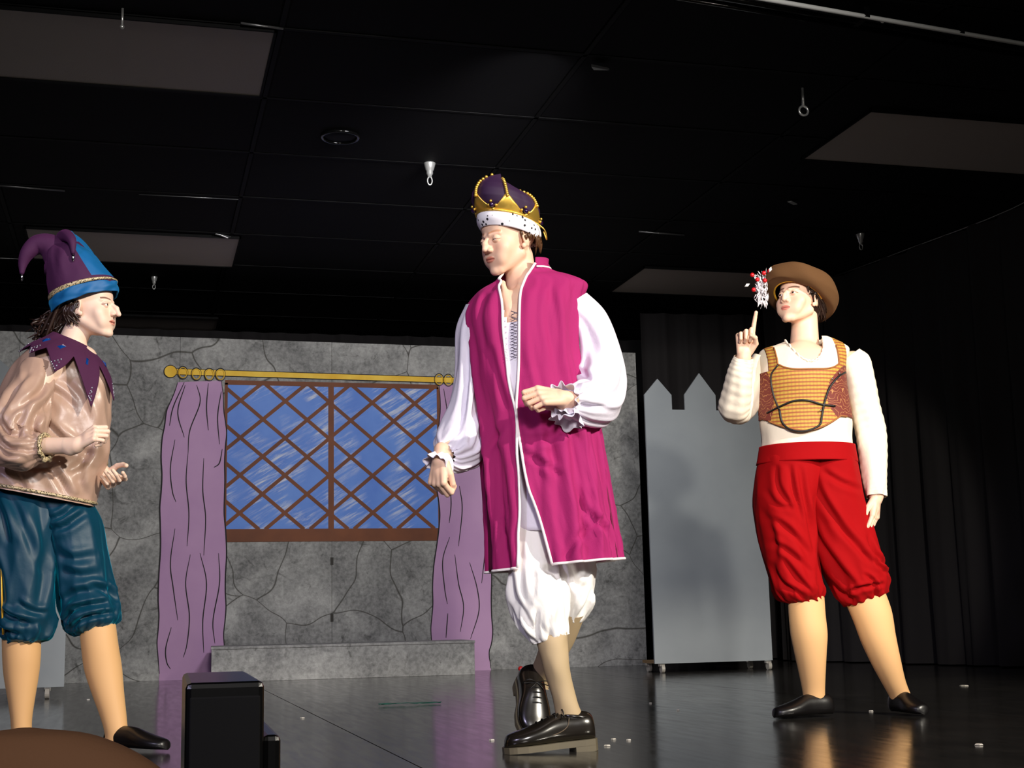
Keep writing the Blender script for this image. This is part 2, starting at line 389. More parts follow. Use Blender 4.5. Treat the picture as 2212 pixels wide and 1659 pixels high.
def shoe(name, heel, toe, up, w, m, parent, ht=(.066, .07, .066, .045, .033), N=44, sole=None, **k):
    heel = np.array(heel, float); toe = np.array(toe, float); L = np.linalg.norm(toe-heel); d = (toe-heel)/L; up = np.array(up, float); up = nrm(up-d*(up@d)); sd = np.cross(d, up)
    s_ = [0, .03, .12, .28, .45, .62, .78, .9, .97, 1.0]; wv = [.30, .64, .80, .78, .82, .98, 1.0, .82, .52, .08]; hv = [.62, .92, 1.02, 1.02, .98, .78, .62, .52, .42, .12]
    rings = []
    for a, b, c in zip(s_, wv, hv):
        h = ht[0]*c; rings.append((heel+d*L*a+up*h*.5, sd*w*.5*b, up*h*.5))
    C = cr([r[0] for r in rings], N); A = cr([r[1] for r in rings], N); B = cr([r[2] for r in rings], N); Mn = 36; V = []; Fc = []
    for i in range(N):
        for j in range(Mn):
            t = 2*math.pi*j/Mn; sn, cs = math.sin(t), math.cos(t); z = max(sn, -.86)
            x = cs*(1.08 if sn < 0 else 1); x = max(-1, min(1, x)); V.append(C[i]+A[i]*x+B[i]*z)
    for i in range(N-1):
        for j in range(Mn): Fc.append((i*Mn+j, i*Mn+(j+1) % Mn, (i+1)*Mn+(j+1) % Mn, (i+1)*Mn+j))
    Fc += [tuple(range(Mn))[::-1], tuple((N-1)*Mn+j for j in range(Mn))]
    o = mesh(name, V, Fc, m, parent, **k)
    if sole:
        ms, th, hb = sole; P2 = []
        for a, b in zip(np.linspace(0, 1, 28), np.interp(np.linspace(0, 1, 28), s_, [.3, .62, .78, .76, .80, 1.02, 1.06, .92, .66, .25])): P2.append((a*1.03-.015, b*w*.5))
        out = [(a, b) for a, b in P2]+[(a, -b) for a, b in P2[::-1]]; n = len(out); V = []
        for zz in (0, 1):
            for a, b in out:
                V.append(heel+d*L*a+sd*b+up*(.004 if zz else -th))
        idx = list(range(n)); Fc = [tuple(idx), tuple(i+n for i in idx[::-1])]+[(idx[(j+1) % n], idx[j], j+n, (j+1) % n+n) for j in range(n)]
        mesh('shoe_sole', V, Fc, ms, o, smooth=False)
        hp = [(a, b) for a, b in out if a < .27]; V = []; n = len(hp)
        hp.sort(key=lambda q: math.atan2(q[1], q[0]-.12))
        for zz in (0, 1):
            for a, b in hp: V.append(heel+d*L*a+sd*b+up*(-th+.001 if zz else -th-hb))
        mesh('shoe_heel', V, [tuple(range(n)), tuple(range(n, 2*n))[::-1]]+[((j+1) % n, j, j+n, (j+1) % n+n) for j in range(n)], ms, o, smooth=False)
    return o, d, up, sd, L
def sculpt(o, H, strokes, back=False):
    """press folds (grooves) and raise ridges along strokes on the camera-facing side of a garment"""
    me = o.data; n = len(me.vertices); V = np.zeros(n*3); me.vertices.foreach_get('co', V); V = V.reshape(-1, 3)
    N = np.zeros(n*3); me.vertex_normals.foreach_get('vector', N) if hasattr(me, 'vertex_normals') else me.vertices.foreach_get('normal', N); N = N.reshape(-1, 3)
    c = V.mean(0); sg = np.sign(((V-c)*N).sum()); N = N*(sg if sg else 1); D = np.zeros(n)
    for st in strokes:
        pts, w, d = st[:3]; dy = V[:, 1].mean()
        Q = np.array([H.P(x, y, dy)[[0, 2]] for x, y in pts]); Q = cr(Q, len(Q)*5) if len(Q) > 2 else Q
        best = np.full(n, 1e9); par = np.zeros(n); sd = np.zeros(n); L = len(Q)-1
        for i in range(L):
            a, b = Q[i], Q[i+1]; ab = b-a; t = np.clip(((V[:, [0, 2]]-a)@ab)/(ab@ab+1e-12), 0, 1); r = V[:, [0, 2]]-a-t[:, None]*ab; q = np.hypot(r[:, 0], r[:, 1])
            m = q < best; best[m] = q[m]; par[m] = ((i+t)/L)[m]; cx_ = ab[0]*r[:, 1]-ab[1]*r[:, 0]; sd[m] = np.sign(cx_)[m]
        tp = np.sin(np.pi*np.clip(par, .0, 1))**.6
        s_ = best*sd/w; prof = -np.exp(-(s_**2)*1.6)+.75*np.exp(-((s_-1.35)**2)*1.3)+.35*np.exp(-((s_+1.5)**2)*1.2)
        D += d*prof*tp*np.exp(-np.clip(best/w-3, 0, 9))
    f = np.clip(-N[:, 1]*2.5+.2, 0, 1)
    V = V+N*(D*f)[:, None]; me.vertices.foreach_set('co', V.ravel()); me.update()
# ------------------------------------------------------------------ the setting
ZC = 3.206
def node_mat(name):
    m = bpy.data.materials.new(name); m.use_nodes = True; return m, m.node_tree, m.node_tree.nodes['Principled BSDF']
def noise(nt, vec, sc, det=5, dist=0, rough=.55):
    n = nt.nodes.new('ShaderNodeTexNoise'); n.inputs['Scale'].default_value = sc; n.inputs['Detail'].default_value = det; n.inputs['Distortion'].default_value = dist; n.inputs['Roughness'].default_value = rough
    nt.links.new(vec, n.inputs['Vector']); return n
def ramp(nt, src, stops):
    r = nt.nodes.new('ShaderNodeValToRGB'); e = r.color_ramp.elements
    while len(e) < len(stops): e.new(.5)
    for q, (p, c) in zip(e, stops): q.position = p; q.color = lin(c) if len(c) == 3 else c
    nt.links.new(src, r.inputs[0]); return r
def mixc(nt, fac, a, b, mode='MIX'):
    m = nt.nodes.new('ShaderNodeMix'); m.data_type = 'RGBA'; m.blend_type = mode
    if isinstance(fac, (int, float)): m.inputs[0].default_value = fac
    else: nt.links.new(fac, m.inputs[0])
    for i, v in ((6, a), (7, b)):
        if isinstance(v, tuple): m.inputs[i].default_value = v
        else: nt.links.new(v, m.inputs[i])
    return m.outputs[2]
def mapping(nt, vec, sc=(1, 1, 1), rot=(0, 0, 0)):
    m = nt.nodes.new('ShaderNodeMapping'); m.inputs['Scale'].default_value = sc; m.inputs['Rotation'].default_value = rot; nt.links.new(vec, m.inputs[0]); return m.outputs[0]
def stone(name, cracks=True):
    m, nt, b = node_mat(name); g = nt.nodes.new('ShaderNodeNewGeometry').outputs['Position']
    n1 = noise(nt, g, 2.2, 8, .6, .62); c = ramp(nt, n1.outputs[0], [(.30, (80, 80, 79)), (.5, (134, 134, 130)), (.70, (188, 187, 181))]).outputs[0]
    n2 = noise(nt, g, 30, 4, .2, .7); c = mixc(nt, .35, c, ramp(nt, n2.outputs[0], [(.35, (92, 92, 92)), (.65, (185, 183, 180))]).outputs[0], 'MIX')
    n3 = noise(nt, g, 7, 6, 1.5, .7); c = mixc(nt, ramp(nt, n3.outputs[0], [(.56, (0, 0, 0, 1)), (.72, (.75, .75, .75, 1))]).outputs[0], c, lin((52, 51, 48)))
    if cracks:
        w = noise(nt, g, 2.3, 1, 0, .4); sub = nt.nodes.new('ShaderNodeVectorMath'); sub.operation = 'MULTIPLY_ADD'; sub.inputs[1].default_value = (.35, 0, .35)
        nt.links.new(w.outputs['Color'], sub.inputs[0]); nt.links.new(g, sub.inputs[2])
        v = nt.nodes.new('ShaderNodeTexVoronoi'); v.feature = 'DISTANCE_TO_EDGE'; v.inputs['Scale'].default_value = 1.35
        nt.links.new(mapping(nt, sub.outputs[0], (1, 0, 1)), v.inputs['Vector'])
        f = ramp(nt, v.outputs['Distance'], [(.0, (1, 1, 1, 1)), (.0025, (1, 1, 1, 1)), (.006, (0, 0, 0, 1))]).outputs[0]
        c = mixc(nt, f, c, lin((70, 68, 62)))
    nt.links.new(c, b.inputs['Base Color']); b.inputs['Roughness'].default_value = .75; b.inputs['Specular IOR Level'].default_value = .25
    return m
# floor: glossy black sheets
def floor_mat():
    m, nt, b = node_mat('black_gloss_floor'); g = nt.nodes.new('ShaderNodeNewGeometry').outputs['Position']
    n = noise(nt, g, 3.0, 6, .4, .65); nt.links.new(ramp(nt, n.outputs[0], [(.35, (34, 33, 31)), (.7, (46, 44, 41))]).outputs[0], b.inputs['Base Color'])
    n2 = noise(nt, mapping(nt, g, (6, .6, 1)), 5, 5, .3, .6); r = ramp(nt, n2.outputs[0], [(.3, (.11,)*3+(1,)), (.7, (.19,)*3+(1,))]); nt.links.new(r.outputs[0], b.inputs['Roughness'])
    n3 = noise(nt, g, 45, 3); bp = nt.nodes.new('ShaderNodeBump'); bp.inputs['Strength'].default_value = .04; bp.inputs['Distance'].default_value = .002
    nt.links.new(n3.outputs[0], bp.inputs['Height']); nt.links.new(bp.outputs[0], b.inputs['Normal'])
    b.inputs['Specular IOR Level'].default_value = .9
    return m
FM = floor_mat()
fl = empty('floor', (0, 0, 0), kind='structure')
dark = mat('joint_black', (6, 6, 6), .8)
box('floor_base', (-5, 1.6, -.9), (9, 14.2, -.012), dark, fl)
xs = [-5, -4.11, -1.67, .785, 3.225, 5.665, 8.1, 9]
for i in range(len(xs)-1):
    box('floor_panel', (xs[i]+.0025, 1.6, -.014), (xs[i+1]-.0025, 14.2, 0), FM, fl)
box('floor', (-8, -6, -.95), (12, 1.6, -.90), mat('house_floor', (22, 20, 20), .6), None, kind='structure').name = 'floor_house'
# walls of the black box
bk = mat('black_paint', (9, 9, 9), .7, spec=.2)
box('wall_back', (-5, 14.2, 0), (9, 14.3, 3.6), bk, None, kind='structure')
box('wall_left', (-5.1, 1.6, 0), (-5, 14.3, 3.6), bk, None, kind='structure')
box('wall_right', (9, 1.6, 0), (9.1, 14.3, 3.6), bk, None, kind='structure')
# ceiling: black tiles in a black T-bar grid with lighter lensed light panels
ce = empty('ceiling', (0, 0, ZC), kind='structure')
tile = mat('black_ceiling_tile', (7, 6, 8), .8, spec=.15, bump=.3, bscale=60)
tb = mat('black_tbar_metal', (4, 4, 4), .7, spec=.15)
V = []; Fc = []; rnd = random.Random(4); tv = {}
ROW, COL, Y0, X0 = .905, 1.52, 6.30, .60
def tile_mesh(w, d):
    if (w, d) not in tv:
        b = .012; V = [(0, 0, 0), (w, 0, 0), (w, d, 0), (0, d, 0), (b, b, -.006), (w-b, b, -.006), (w-b, d-b, -.006), (b, d-b, -.006), ]
        me = bpy.data.meshes.new('tile'); me.from_pydata(V, [], [(4, 7, 6, 5), (0, 4, 5, 1), (1, 5, 6, 2), (2, 6, 7, 3), (3, 7, 4, 0)]); me.materials.append(tile); tv[(w, d)] = me
    return tv[(w, d)]
lights = [(-.92, 6.30, 0), (3.93, 6.68, 1), (-.83, 9.98, 0), (3.90, 10.28, 1), (-.83, 12.75, 0), (3.9, 13.2, 1)]
for i in range(-3, 6):
    for j in range(-5, 9):
        o = bpy.data.objects.new('ceiling_tile', tile_mesh(COL-.02, ROW-.02)); SC.collection.objects.link(o); o.parent = ce
        o.location = (X0+i*COL+.01, Y0+j*ROW+.01, .006+rnd.uniform(-.002, .002))
items = []
for j in range(-5, 10): items.append(((X0-3*COL, Y0+j*ROW), (X0+6*COL, Y0+j*ROW)))
for i in range(-3, 7): items.append(((X0+i*COL, Y0-5*ROW), (X0+i*COL, Y0+9*ROW)))
V = []; Fc = []
for (a, b), (c, d) in items:
    w = .012; n = len(V)
    x0, x1, y0, y1 = min(a, c)-w, max(a, c)+w, min(b, d)-w, max(b, d)+w
    V += [(x0, y0, -.004), (x1, y0, -.004), (x1, y1, -.004), (x0, y1, -.004), (x0, y0, .02), (x1, y0, .02), (x1, y1, .02), (x0, y1, .02)]; Fc += [tuple(q+n for q in f) for f in BF]
mesh('ceiling_grid', V, Fc, tb, ce, smooth=False, kind='stuff')
box('ceiling_deck', (-5, 1.6, .06), (9, 14.2, .1), bk, ce)
lens = mat('grey_light_lens', (172, 160, 150), .55, bump=.5, bscale=220)
nm = ['grey unlit light panel at the top left of the black ceiling, nearest the camera', 'grey unlit light panel at the top right of the black ceiling, nearest the right drape',
      'grey unlit ceiling light panel behind the purple and blue hat', 'grey unlit ceiling light panel left of the brown beret', 'narrow far grey ceiling panel just above the scenery behind the left face', 'farthest dim grey ceiling panel above the right end of the stone scenery']
for (x, y, kx), lb in zip(lights, nm):
    t = empty('ceiling_light', (x, y, ZC-.008), label=lb, cat='ceiling light', group='light panels in the black ceiling')
    w = 1.50 if not kx else 1.75; d = .86
    box('light_lens', (.012, .012, -.006), (w-.012, d-.012, 0), lens, t)
    V = []; Fc = []
    for a, b in (((0, 0), (w, .012)), ((0, d-.012), (w, d)), ((0, 0), (.012, d)), ((w-.012, 0), (w, d))):
        n = len(V); V += [(a[0], a[1], -.012), (b[0], a[1], -.012), (b[0], b[1], -.012), (a[0], b[1], -.012), (a[0], a[1], .008), (b[0], a[1], .008), (b[0], b[1], .008), (a[0], b[1], .008)]; Fc += [tuple(q+n for q in f) for f in BF]
    mesh('light_frame', V, Fc, tb, t, smooth=False)
glint = mat('glint_metal', (150, 150, 150), .35, metal=.8)  # bright strips added to stand in for glints on the black T-bars
for (a, b), w_ in ((((-60, 396), (140, 412)), .006), (((-60, 555), (62, 560)), .005), (((1380, 500), (1478, 508)), .006), (((300, 420), (515, 431)), .003), (((520, 50), (612, 62)), .006), (((465, 505), (500, 512)), .008), (((400, 572), (487, 577)), .005), (((2160, 265), (2240, 276)), .008)):
    p, q = on_z(*a, ZC-.006), on_z(*b, ZC-.006); sweep('tbar_glint', [p-np.array((0, 0, ZC)), q-np.array((0, 0, ZC))], w_, glint, ce, n=6)
# curtain track beam crossing the top right corner
tr = empty('curtain_track', (1.2, 5.66, ZC-.12), label='glossy black curtain track with a white-painted highlight crossing the top right corner', cat='curtain track')
streak_white = mat('track_streak_white', (250, 250, 244), .3, metal=0, spec=1)  # white rail colour stands in for the highlight on the black track
gl = mat('gloss_black_metal', (12, 12, 12), .14, spec=.8)
a = on_z(1640, -4, ZC-.07); b = on_z(2230, 98, ZC-.07)
def loc(p): return np.array(p)-np.array((1.2, 5.66, ZC-.12))
dv = nrm(b-a)
p0, p1 = a-dv*1.6, b+dv*.35
sweep('track_rail', [loc(p0), loc(p1)], .011, streak_white, tr, n=10)
pr = np.array((-dv[1], dv[0], 0))
for o_, z_, r_ in ((.075, .02, .022), (.17, .03, .014)):
    sweep('track_channel', [loc(p0+pr*o_+(0, 0, z_)), loc(p1+pr*o_+(0, 0, z_))], r_, gl, tr, n=10)
for q in (.0, .55, 1.6):
    c = loc(a+dv*q*1.0+dv*.58); box('track_bracket', c+(-.014, -.012, -.006), c+(.014, .10, .045), gl, tr)
c = loc(on_z(1905, 46, ZC-.07)); ball('track_screw', c+(0, -.006, 0), .011, streak_white, tr, 10, 8)
# hanging hardware
def fixture(px, py, kind, label, z=ZC, sc=1.):
    p = on_z(px, py, z); t = empty('ceiling_hook' if kind != 'cone' else 'ceiling_hanger', tuple(p), label=label, cat='hook' if kind != 'cone' else 'ceiling hanger')
    st = mat('bright_steel', (215, 215, 210), .28, metal=.7)
    if kind == 'eye':
        sweep('shank', [(0, 0, 0), (0, 0, -.105)], .0075, st, t, n=10)
        sweep('ring', [(.026*math.cos(a), 0, -.13+.026*math.sin(a)) for a in np.linspace(0, 2*math.pi, 24, endpoint=False)], .0065, st, t, closed=True)
    elif kind == 'rod':
        sweep('shank', [(0, 0, 0), (0, 0, -.085)], .006, st, t, n=10); ball('tip', (0, 0, -.09), .011, st, t, 12, 8)
    else:
        lathe('cone', [(.043, 0), (.043, -.008), (.030, -.055), (.024, -.06), (.024, -.085), (.018, -.09), (.014, -.112)][::-1], st, t, 20)
        sweep('link', [(.017*math.cos(a), 0, -.135+.031*math.sin(a)) for a in np.linspace(0, 2*math.pi, 24, endpoint=False)], .005, st, t, closed=True)
    t.scale = (sc, sc, sc); return t
fixture(1733, 190, 'eye', 'steel eye bolt hanging from the ceiling left of the right light panel')
fixture(265, 18, 'rod', 'short steel rod hanging in front of the top left light panel')
fixture(928, 352, 'cone', 'brass-grey cone hanger with a chain link left of the crown', sc=.85)
fixture(333, 598, 'cone', 'small cone hanger with a link right of the blue and purple hat', sc=.62)
fixture(1858, 505, 'cone', 'cone hanger with a link above the brown beret by the right drape', sc=.75)
p = on_z(735, 292, ZC)
t = empty('speaker_can', tuple(p), label='round black recessed can with a glossy rim in the ceiling', cat='ceiling can')
sweep('rim', [(.105*math.cos(a), .105*math.sin(a), -.012) for a in np.linspace(0, 2*math.pi, 32, endpoint=False)], .010, gl, t, closed=True)
lathe('can', [(.10, -.004), (.09, -.010), (.02, -.012)][::-1], bk, t, 28)
p = on_z(1297, 132, ZC)
t = mesh('ceiling_clip', [(-.05, 0, -.02), (.05, .01, -.03), (.045, .04, -.012), (-.02, .05, -.01), (-.05, 0, -.035), (.05, .01, -.04), (.045, .04, -.03), (-.02, .05, -.03)], BF, mat('dull_steel', (120, 120, 120), .35, metal=.8), None, smooth=False, label='small bent metal clip under the ceiling above the crown', cat='clip'); t.location = tuple(p)
for (px, py, lb) in ((1712, 437, 'bright bent clip under the ceiling above the brown beret'), (968, 508, 'flat metal scrap stuck under the ceiling right of the hat behind the far light panel')):
    if px < 1000: px, py = 484, 510
    p = on_z(px, py, ZC-.012); t = box('ceiling_clip', (-.03, -.02, -.008), (.03, .02, 0), mat('bright_steel', (215, 215, 210), .28, metal=.7), None, bevel=.003, label=lb, cat='clip'); t.location = tuple(p); t.rotation_euler = (.2, .25, .3)

# painted stone scenery
YW = 11.27
wl = empty('stone_backdrop', (1.6, YW, 0), label='wide painted grey stone scenery wall with a window and curtains at the back', cat='scenery')
WL = lambda p: (p[0]-1.6, p[2])
ST = stone('painted_stone'); ST2 = stone('painted_stone_bench', False)
zt = on_y(1000, 745, YW)[2]; seam = on_y(717, 1200, YW)[0]-1.6; xr = on_y(1378, 900, YW)[0]-1.6
sl = -.005; zt -= .012
pan = [(seam-1.22*3-.3, seam-1.22*2), (seam-1.22*2, seam-1.22), (seam-1.22, seam), (seam, seam+1.22), (seam+1.22, xr)]
hinge = mat('dark_wood_edge', (40, 36, 30), .7)
for a, b in pan: slab('wall_panel', [(a+.001, 0), (b-.001, 0), (b-.001, zt+sl*(b)), (a+.001, zt+sl*(a))], 0, .02, ST, wl, bevel=.0015)
box('frame_rail', (pan[0][0], .02, 1.2), (xr, .06, 1.29), hinge, wl)
box('frame_rail', (pan[0][0], .02, .05), (xr, .06, .14), hinge, wl)
mat('paint_black_line', (28, 24, 26), .8)
# painted window
def paintm(name, rgb, rgb2=None, sc=3): return mat(name, rgb, .6, spec=.3, rgb2=rgb2, nscale=sc)
wc = [WL(on_y(px, py, YW)) for px, py in ((486, 828), (948, 836), (948, 1143), (488, 1143))]
wx0, wx1, wz1, wz0 = (wc[0][0]+wc[3][0])/2, (wc[1][0]+wc[2][0])/2, (wc[0][1]+wc[1][1])/2, (wc[2][1]+wc[3][1])/2
win = empty('painted_window', (0, 0, 0)); win.parent = wl; win['label'] = 'blue sky window with brown diamond lattice painted on the stone'
m, nt, b = node_mat('painted_sky'); g = nt.nodes.new('ShaderNodeTexCoord').outputs['Object']
n = noise(nt, mapping(nt, g, (1, 1, 1), (0, R(33), 0)), 1.0, 2); c = ramp(nt, noise(nt, g, 3, 4).outputs[0], [(.3, (60, 112, 200)), (.7, (86, 134, 212))]).outputs[0]
st = noise(nt, mapping(nt, mapping(nt, g, (1, 1, 1), (0, R(30), 0)), (1.3, 1, 13)), 2.2, 5, .3, .7); ms = noise(nt, g, 2.6, 1)
mm = nt.nodes.new('ShaderNodeMath'); mm.operation = 'MULTIPLY'; nt.links.new(ramp(nt, st.outputs[0], [(.47, (0, 0, 0, 1)), (.66, (1, 1, 1, 1))]).outputs[0], mm.inputs[0]); nt.links.new(ramp(nt, ms.outputs[0], [(.45, (0, 0, 0, 1)), (.60, (1, 1, 1, 1))]).outputs[0], mm.inputs[1])
nt.links.new(mixc(nt, mm.outputs[0], c, lin((205, 208, 215))), b.inputs['Base Color']); b.inputs['Roughness'].default_value = .55
box('sky_pane', (wx0, -.002, wz0), (wx1, 0, wz1), m, win)
br = paintm('painted_brown', (98, 52, 26), (120, 66, 32)); 
def bar(x0, z0, x1, z1, w, y=-.004):
    d = nrm(np.array((x1-x0, z1-z0))); nn = np.array((-d[1], d[0]))*w/2
    return slab('lattice_bar', [(x0+nn[0], z0+nn[1]), (x0-nn[0], z0-nn[1]), (x1-nn[0], z1-nn[1]), (x1+nn[0], z1+nn[1])], y, -.0015, br, win)
nx, nz = WL(on_y(520, 865, YW)); px_, pz_ = .1785, .1515
s = pz_/px_
xm = WL(on_y(715, 1000, YW))[0]
for sg in (1, -1):
    for k in range(-40, 40, 2):
        # line z = nz + sg*s*(x-nx) + k*pz_
        f = lambda x: nz+sg*s*(x-nx)+k*pz_
        lo_, hi_ = wx0, wx1
        xa, xb = nx+(wz0-nz-k*pz_)/(sg*s), nx+(wz1-nz-k*pz_)/(sg*s)
        lo_, hi_ = max(lo_, min(xa, xb)), min(hi_, max(xa, xb))
        if hi_-lo_ > .03: bar(lo_, f(lo_), hi_, f(hi_), .029, -.0040 if sg > 0 else -.0045)
bar(xm, wz0, xm+.0, wz1, .045, -.0055)
for nm_, a, b in (('frame_top', (wx0-.01, wz1-.015), (wx1, wz1+.022)), ('window_sill', (wx0, wz0-.098), (wx1+.01, wz0+.004)), ('frame_side', (wx0-.012, wz0), (wx0+.012, wz1)), ('frame_side', (wx1-.012, wz0), (wx1+.012, wz1))):
    box(nm_, (a[0], -.006, a[1]), (b[0], -.0015, b[1]), br, win)
# painted curtains
cu = paintm('painted_mauve', (172, 132, 172), (188, 148, 184), 1.5)
bl = MATS['paint_black_line']
def ribbon_lines(name, lines, w, m, parent, y=-.0075, y1=None):
    V = []; Fc = []
    for L in lines:
        P = cr(np.array(L, float), len(L)*6); n0 = len(V)
        for i in range(len(P)):
            d = nrm(P[min(i+1, len(P)-1)]-P[max(i-1, 0)]); q = np.array((-d[1], d[0]))*w/2*(.25+.75*math.sin(math.pi*min(1, max(0, (i+.5)/len(P))))**.5)
            V += [(P[i][0]+q[0], y, P[i][1]+q[1]), (P[i][0]-q[0], y, P[i][1]-q[1])]
            if i: a = n0+2*i-2; Fc.append((a, a+1, a+3, a+2))
    return mesh(name, V, Fc, m, parent, smooth=False, solid=.001)
def curtain(lpx, rpx, folds, label):
    t = empty('painted_curtain', (0, 0, 0)); t.parent = wl; t['label'] = label
    Lp = cr(np.array([WL(on_y(a, b, YW)) for a, b in lpx]), 40); Rp = cr(np.array([WL(on_y(a, b, YW)) for a, b in rpx]), 40)
    for A, ph in ((Lp, 0), (Rp, 2)): A[1:-1, 0] += .006*np.sin(np.arange(38)*.9+ph)
    slab('curtain_cloth', [tuple(p) for p in Lp]+[tuple(p) for p in Rp[::-1]], -.0065, -.0005, cu, t)
    ribbon_lines('curtain_outline', [Lp[::2], Rp[::2]], .011, bl, t)
    rng = random.Random(len(folds)); 
    ribbon_lines('fold_line', [[WL(on_y(a, b, YW)) for a, b in f] for f in folds], .009, bl, t, y=-.0078)
f1 = [[(398, 826), (374, 880), (366, 920)], [(400, 832), (384, 890), (398, 945)], [(425, 832), (432, 870), (410, 930), (406, 980)], [(450, 828), (446, 880), (450, 930)], [(478, 846), (470, 900), (474, 960)],
      [(378, 950), (368, 1010), (372, 1060), (380, 1085)], [(406, 980), (402, 1040), (408, 1110), (404, 1180)], [(440, 990), (438, 1060), (444, 1120), (440, 1200)], [(480, 970), (474, 1000), (462, 1010)], [(378, 1142), (368, 1215), (374, 1270), (384, 1340)],
      [(411, 1198), (401, 1260), (409, 1330), (404, 1390), (396, 1420)], [(432, 1195), (446, 1260), (438, 1340), (440, 1410)], [(472, 1195), (474, 1260), (460, 1340), (464, 1390)], [(370, 1355), (358, 1400), (360, 1430), (368, 1445)]]
curtain([(384, 826), (364, 880), (352, 935), (348, 1040), (346, 1140), (343, 1290), (341, 1380), (343, 1472)], [(478, 822), (486, 900), (488, 960), (484, 1050), (487, 1140), (488, 1250), (486, 1330), (484, 1400), (484, 1471)], f1, 'left painted mauve curtain with black fold lines')
f2 = [[(958, 840), (966, 900), (958, 960), (960, 1000)], [(986, 840), (988, 890), (978, 940)], [(1010, 850), (1012, 900), (1004, 950)], [(972, 1050), (974, 1090), (970, 1130)], [(992, 1050), (998, 1100), (990, 1180)], [(971, 1160), (956, 1210), (960, 1270), (966, 1305)],
      [(982, 1198), (990, 1260), (1001, 1310), (994, 1365)], [(1014, 1215), (1030, 1270), (1034, 1320), (1016, 1380)], [(967, 1325), (965, 1350), (963, 1378)], [(1046, 1100), (1048, 1180), (1040, 1260)]]
curtain([(948, 830), (950, 900), (946, 980), (944, 1060), (950, 1130), (940, 1190), (934, 1290), (932, 1360), (934, 1456)], [(1024, 836), (1038, 900), (1048, 980), (1054, 1080), (1058, 1180), (1062, 1300), (1062, 1380), (1056, 1420), (1061, 1448)], f2, 'right painted mauve curtain behind the magenta coat')
rod = empty('painted_curtain_rod', (0, 0, 0)); rod.parent = wl; rod['label'] = 'yellow painted curtain rod with rings and round end knobs'
go = paintm('painted_gold', (225, 176, 40), (240, 200, 72), 5)
A = WL(on_y(376, 803, YW)); B = WL(on_y(1050, 824, YW)); dz = (B[1]-A[1])/(B[0]-A[0])
slab('rod', [(A[0], A[1]-.022), (B[0], B[1]-.022), (B[0], B[1]+.022), (A[0], A[1]+.022)], -.009, -.001, go, rod)
ribbon_lines('rod_outline', [[(A[0], A[1]+.024), (B[0], B[1]+.024)], [(A[0], A[1]-.024), (B[0], B[1]-.024)]], .006, bl, rod, y=-.0095)
for P_ in (A, B):
    fo = slab('finial', [(P_[0]-(.028 if P_ is A else -.028)+.047*math.cos(t_), P_[1]+.047*math.sin(t_)) for t_ in np.linspace(0, 6.283, 28, endpoint=False)], -.011, -.001, go, rod)
    ribbon_lines('finial_outline', [[(P_[0]-(.028 if P_ is A else -.028)+.05*math.cos(t_), P_[1]+.05*math.sin(t_)) for t_ in np.linspace(0, 6.283, 24)]], .007, bl, rod, y=-.0095)
for px, py in ((395, 804), (424, 807), (452, 808), (476, 808), (948, 819), (968, 820), (992, 821), (1016, 822)):
    c = WL(on_y(px, py, YW)); rg = []
    for i in range(28):
        t_ = 2*math.pi*i/28; rg.append((c[0]+.031*math.cos(t_), -.010, c[1]-.006+.042*math.sin(t_)))
    sweep('curtain_ring', rg, .0065, go, rod, closed=True, n=8, flat=.6)
    ribbon_lines('ring_outline', [[(c[0]+.041*math.cos(t_), c[1]-.006+.052*math.sin(t_)) for t_ in np.linspace(0, 6.28, 20)]], .006, bl, rod, y=-.0095)
# hinges on the seam
for z_ in (.9, .45): box('hinge', (seam-.012, -.004, z_-.03), (seam+.012, 0, z_+.03), hinge, wl)
# stone bench in front of the wall
p0, p1 = on_z(455, 1474, 0), on_z(1041, 1462, 0)
be = empty('stone_bench', (p0[0], 10.55, 0), rz=-.05, label='long low painted stone bench below the painted window', cat='bench')
bw = p1[0]-p0[0]+.06
box('bench_front', (0, 0, 0), (bw, .02, .235), ST2, be, bevel=.003)
box('bench_top', (-.004, -.006, .235), (bw+.004, .62, .255), ST2, be, bevel=.003)
for x in (0, bw-.02): box('bench_side', (x, .02, 0), (x+.02, .60, .235), mat('bench_side_dark', (62, 60, 60), .8), be)
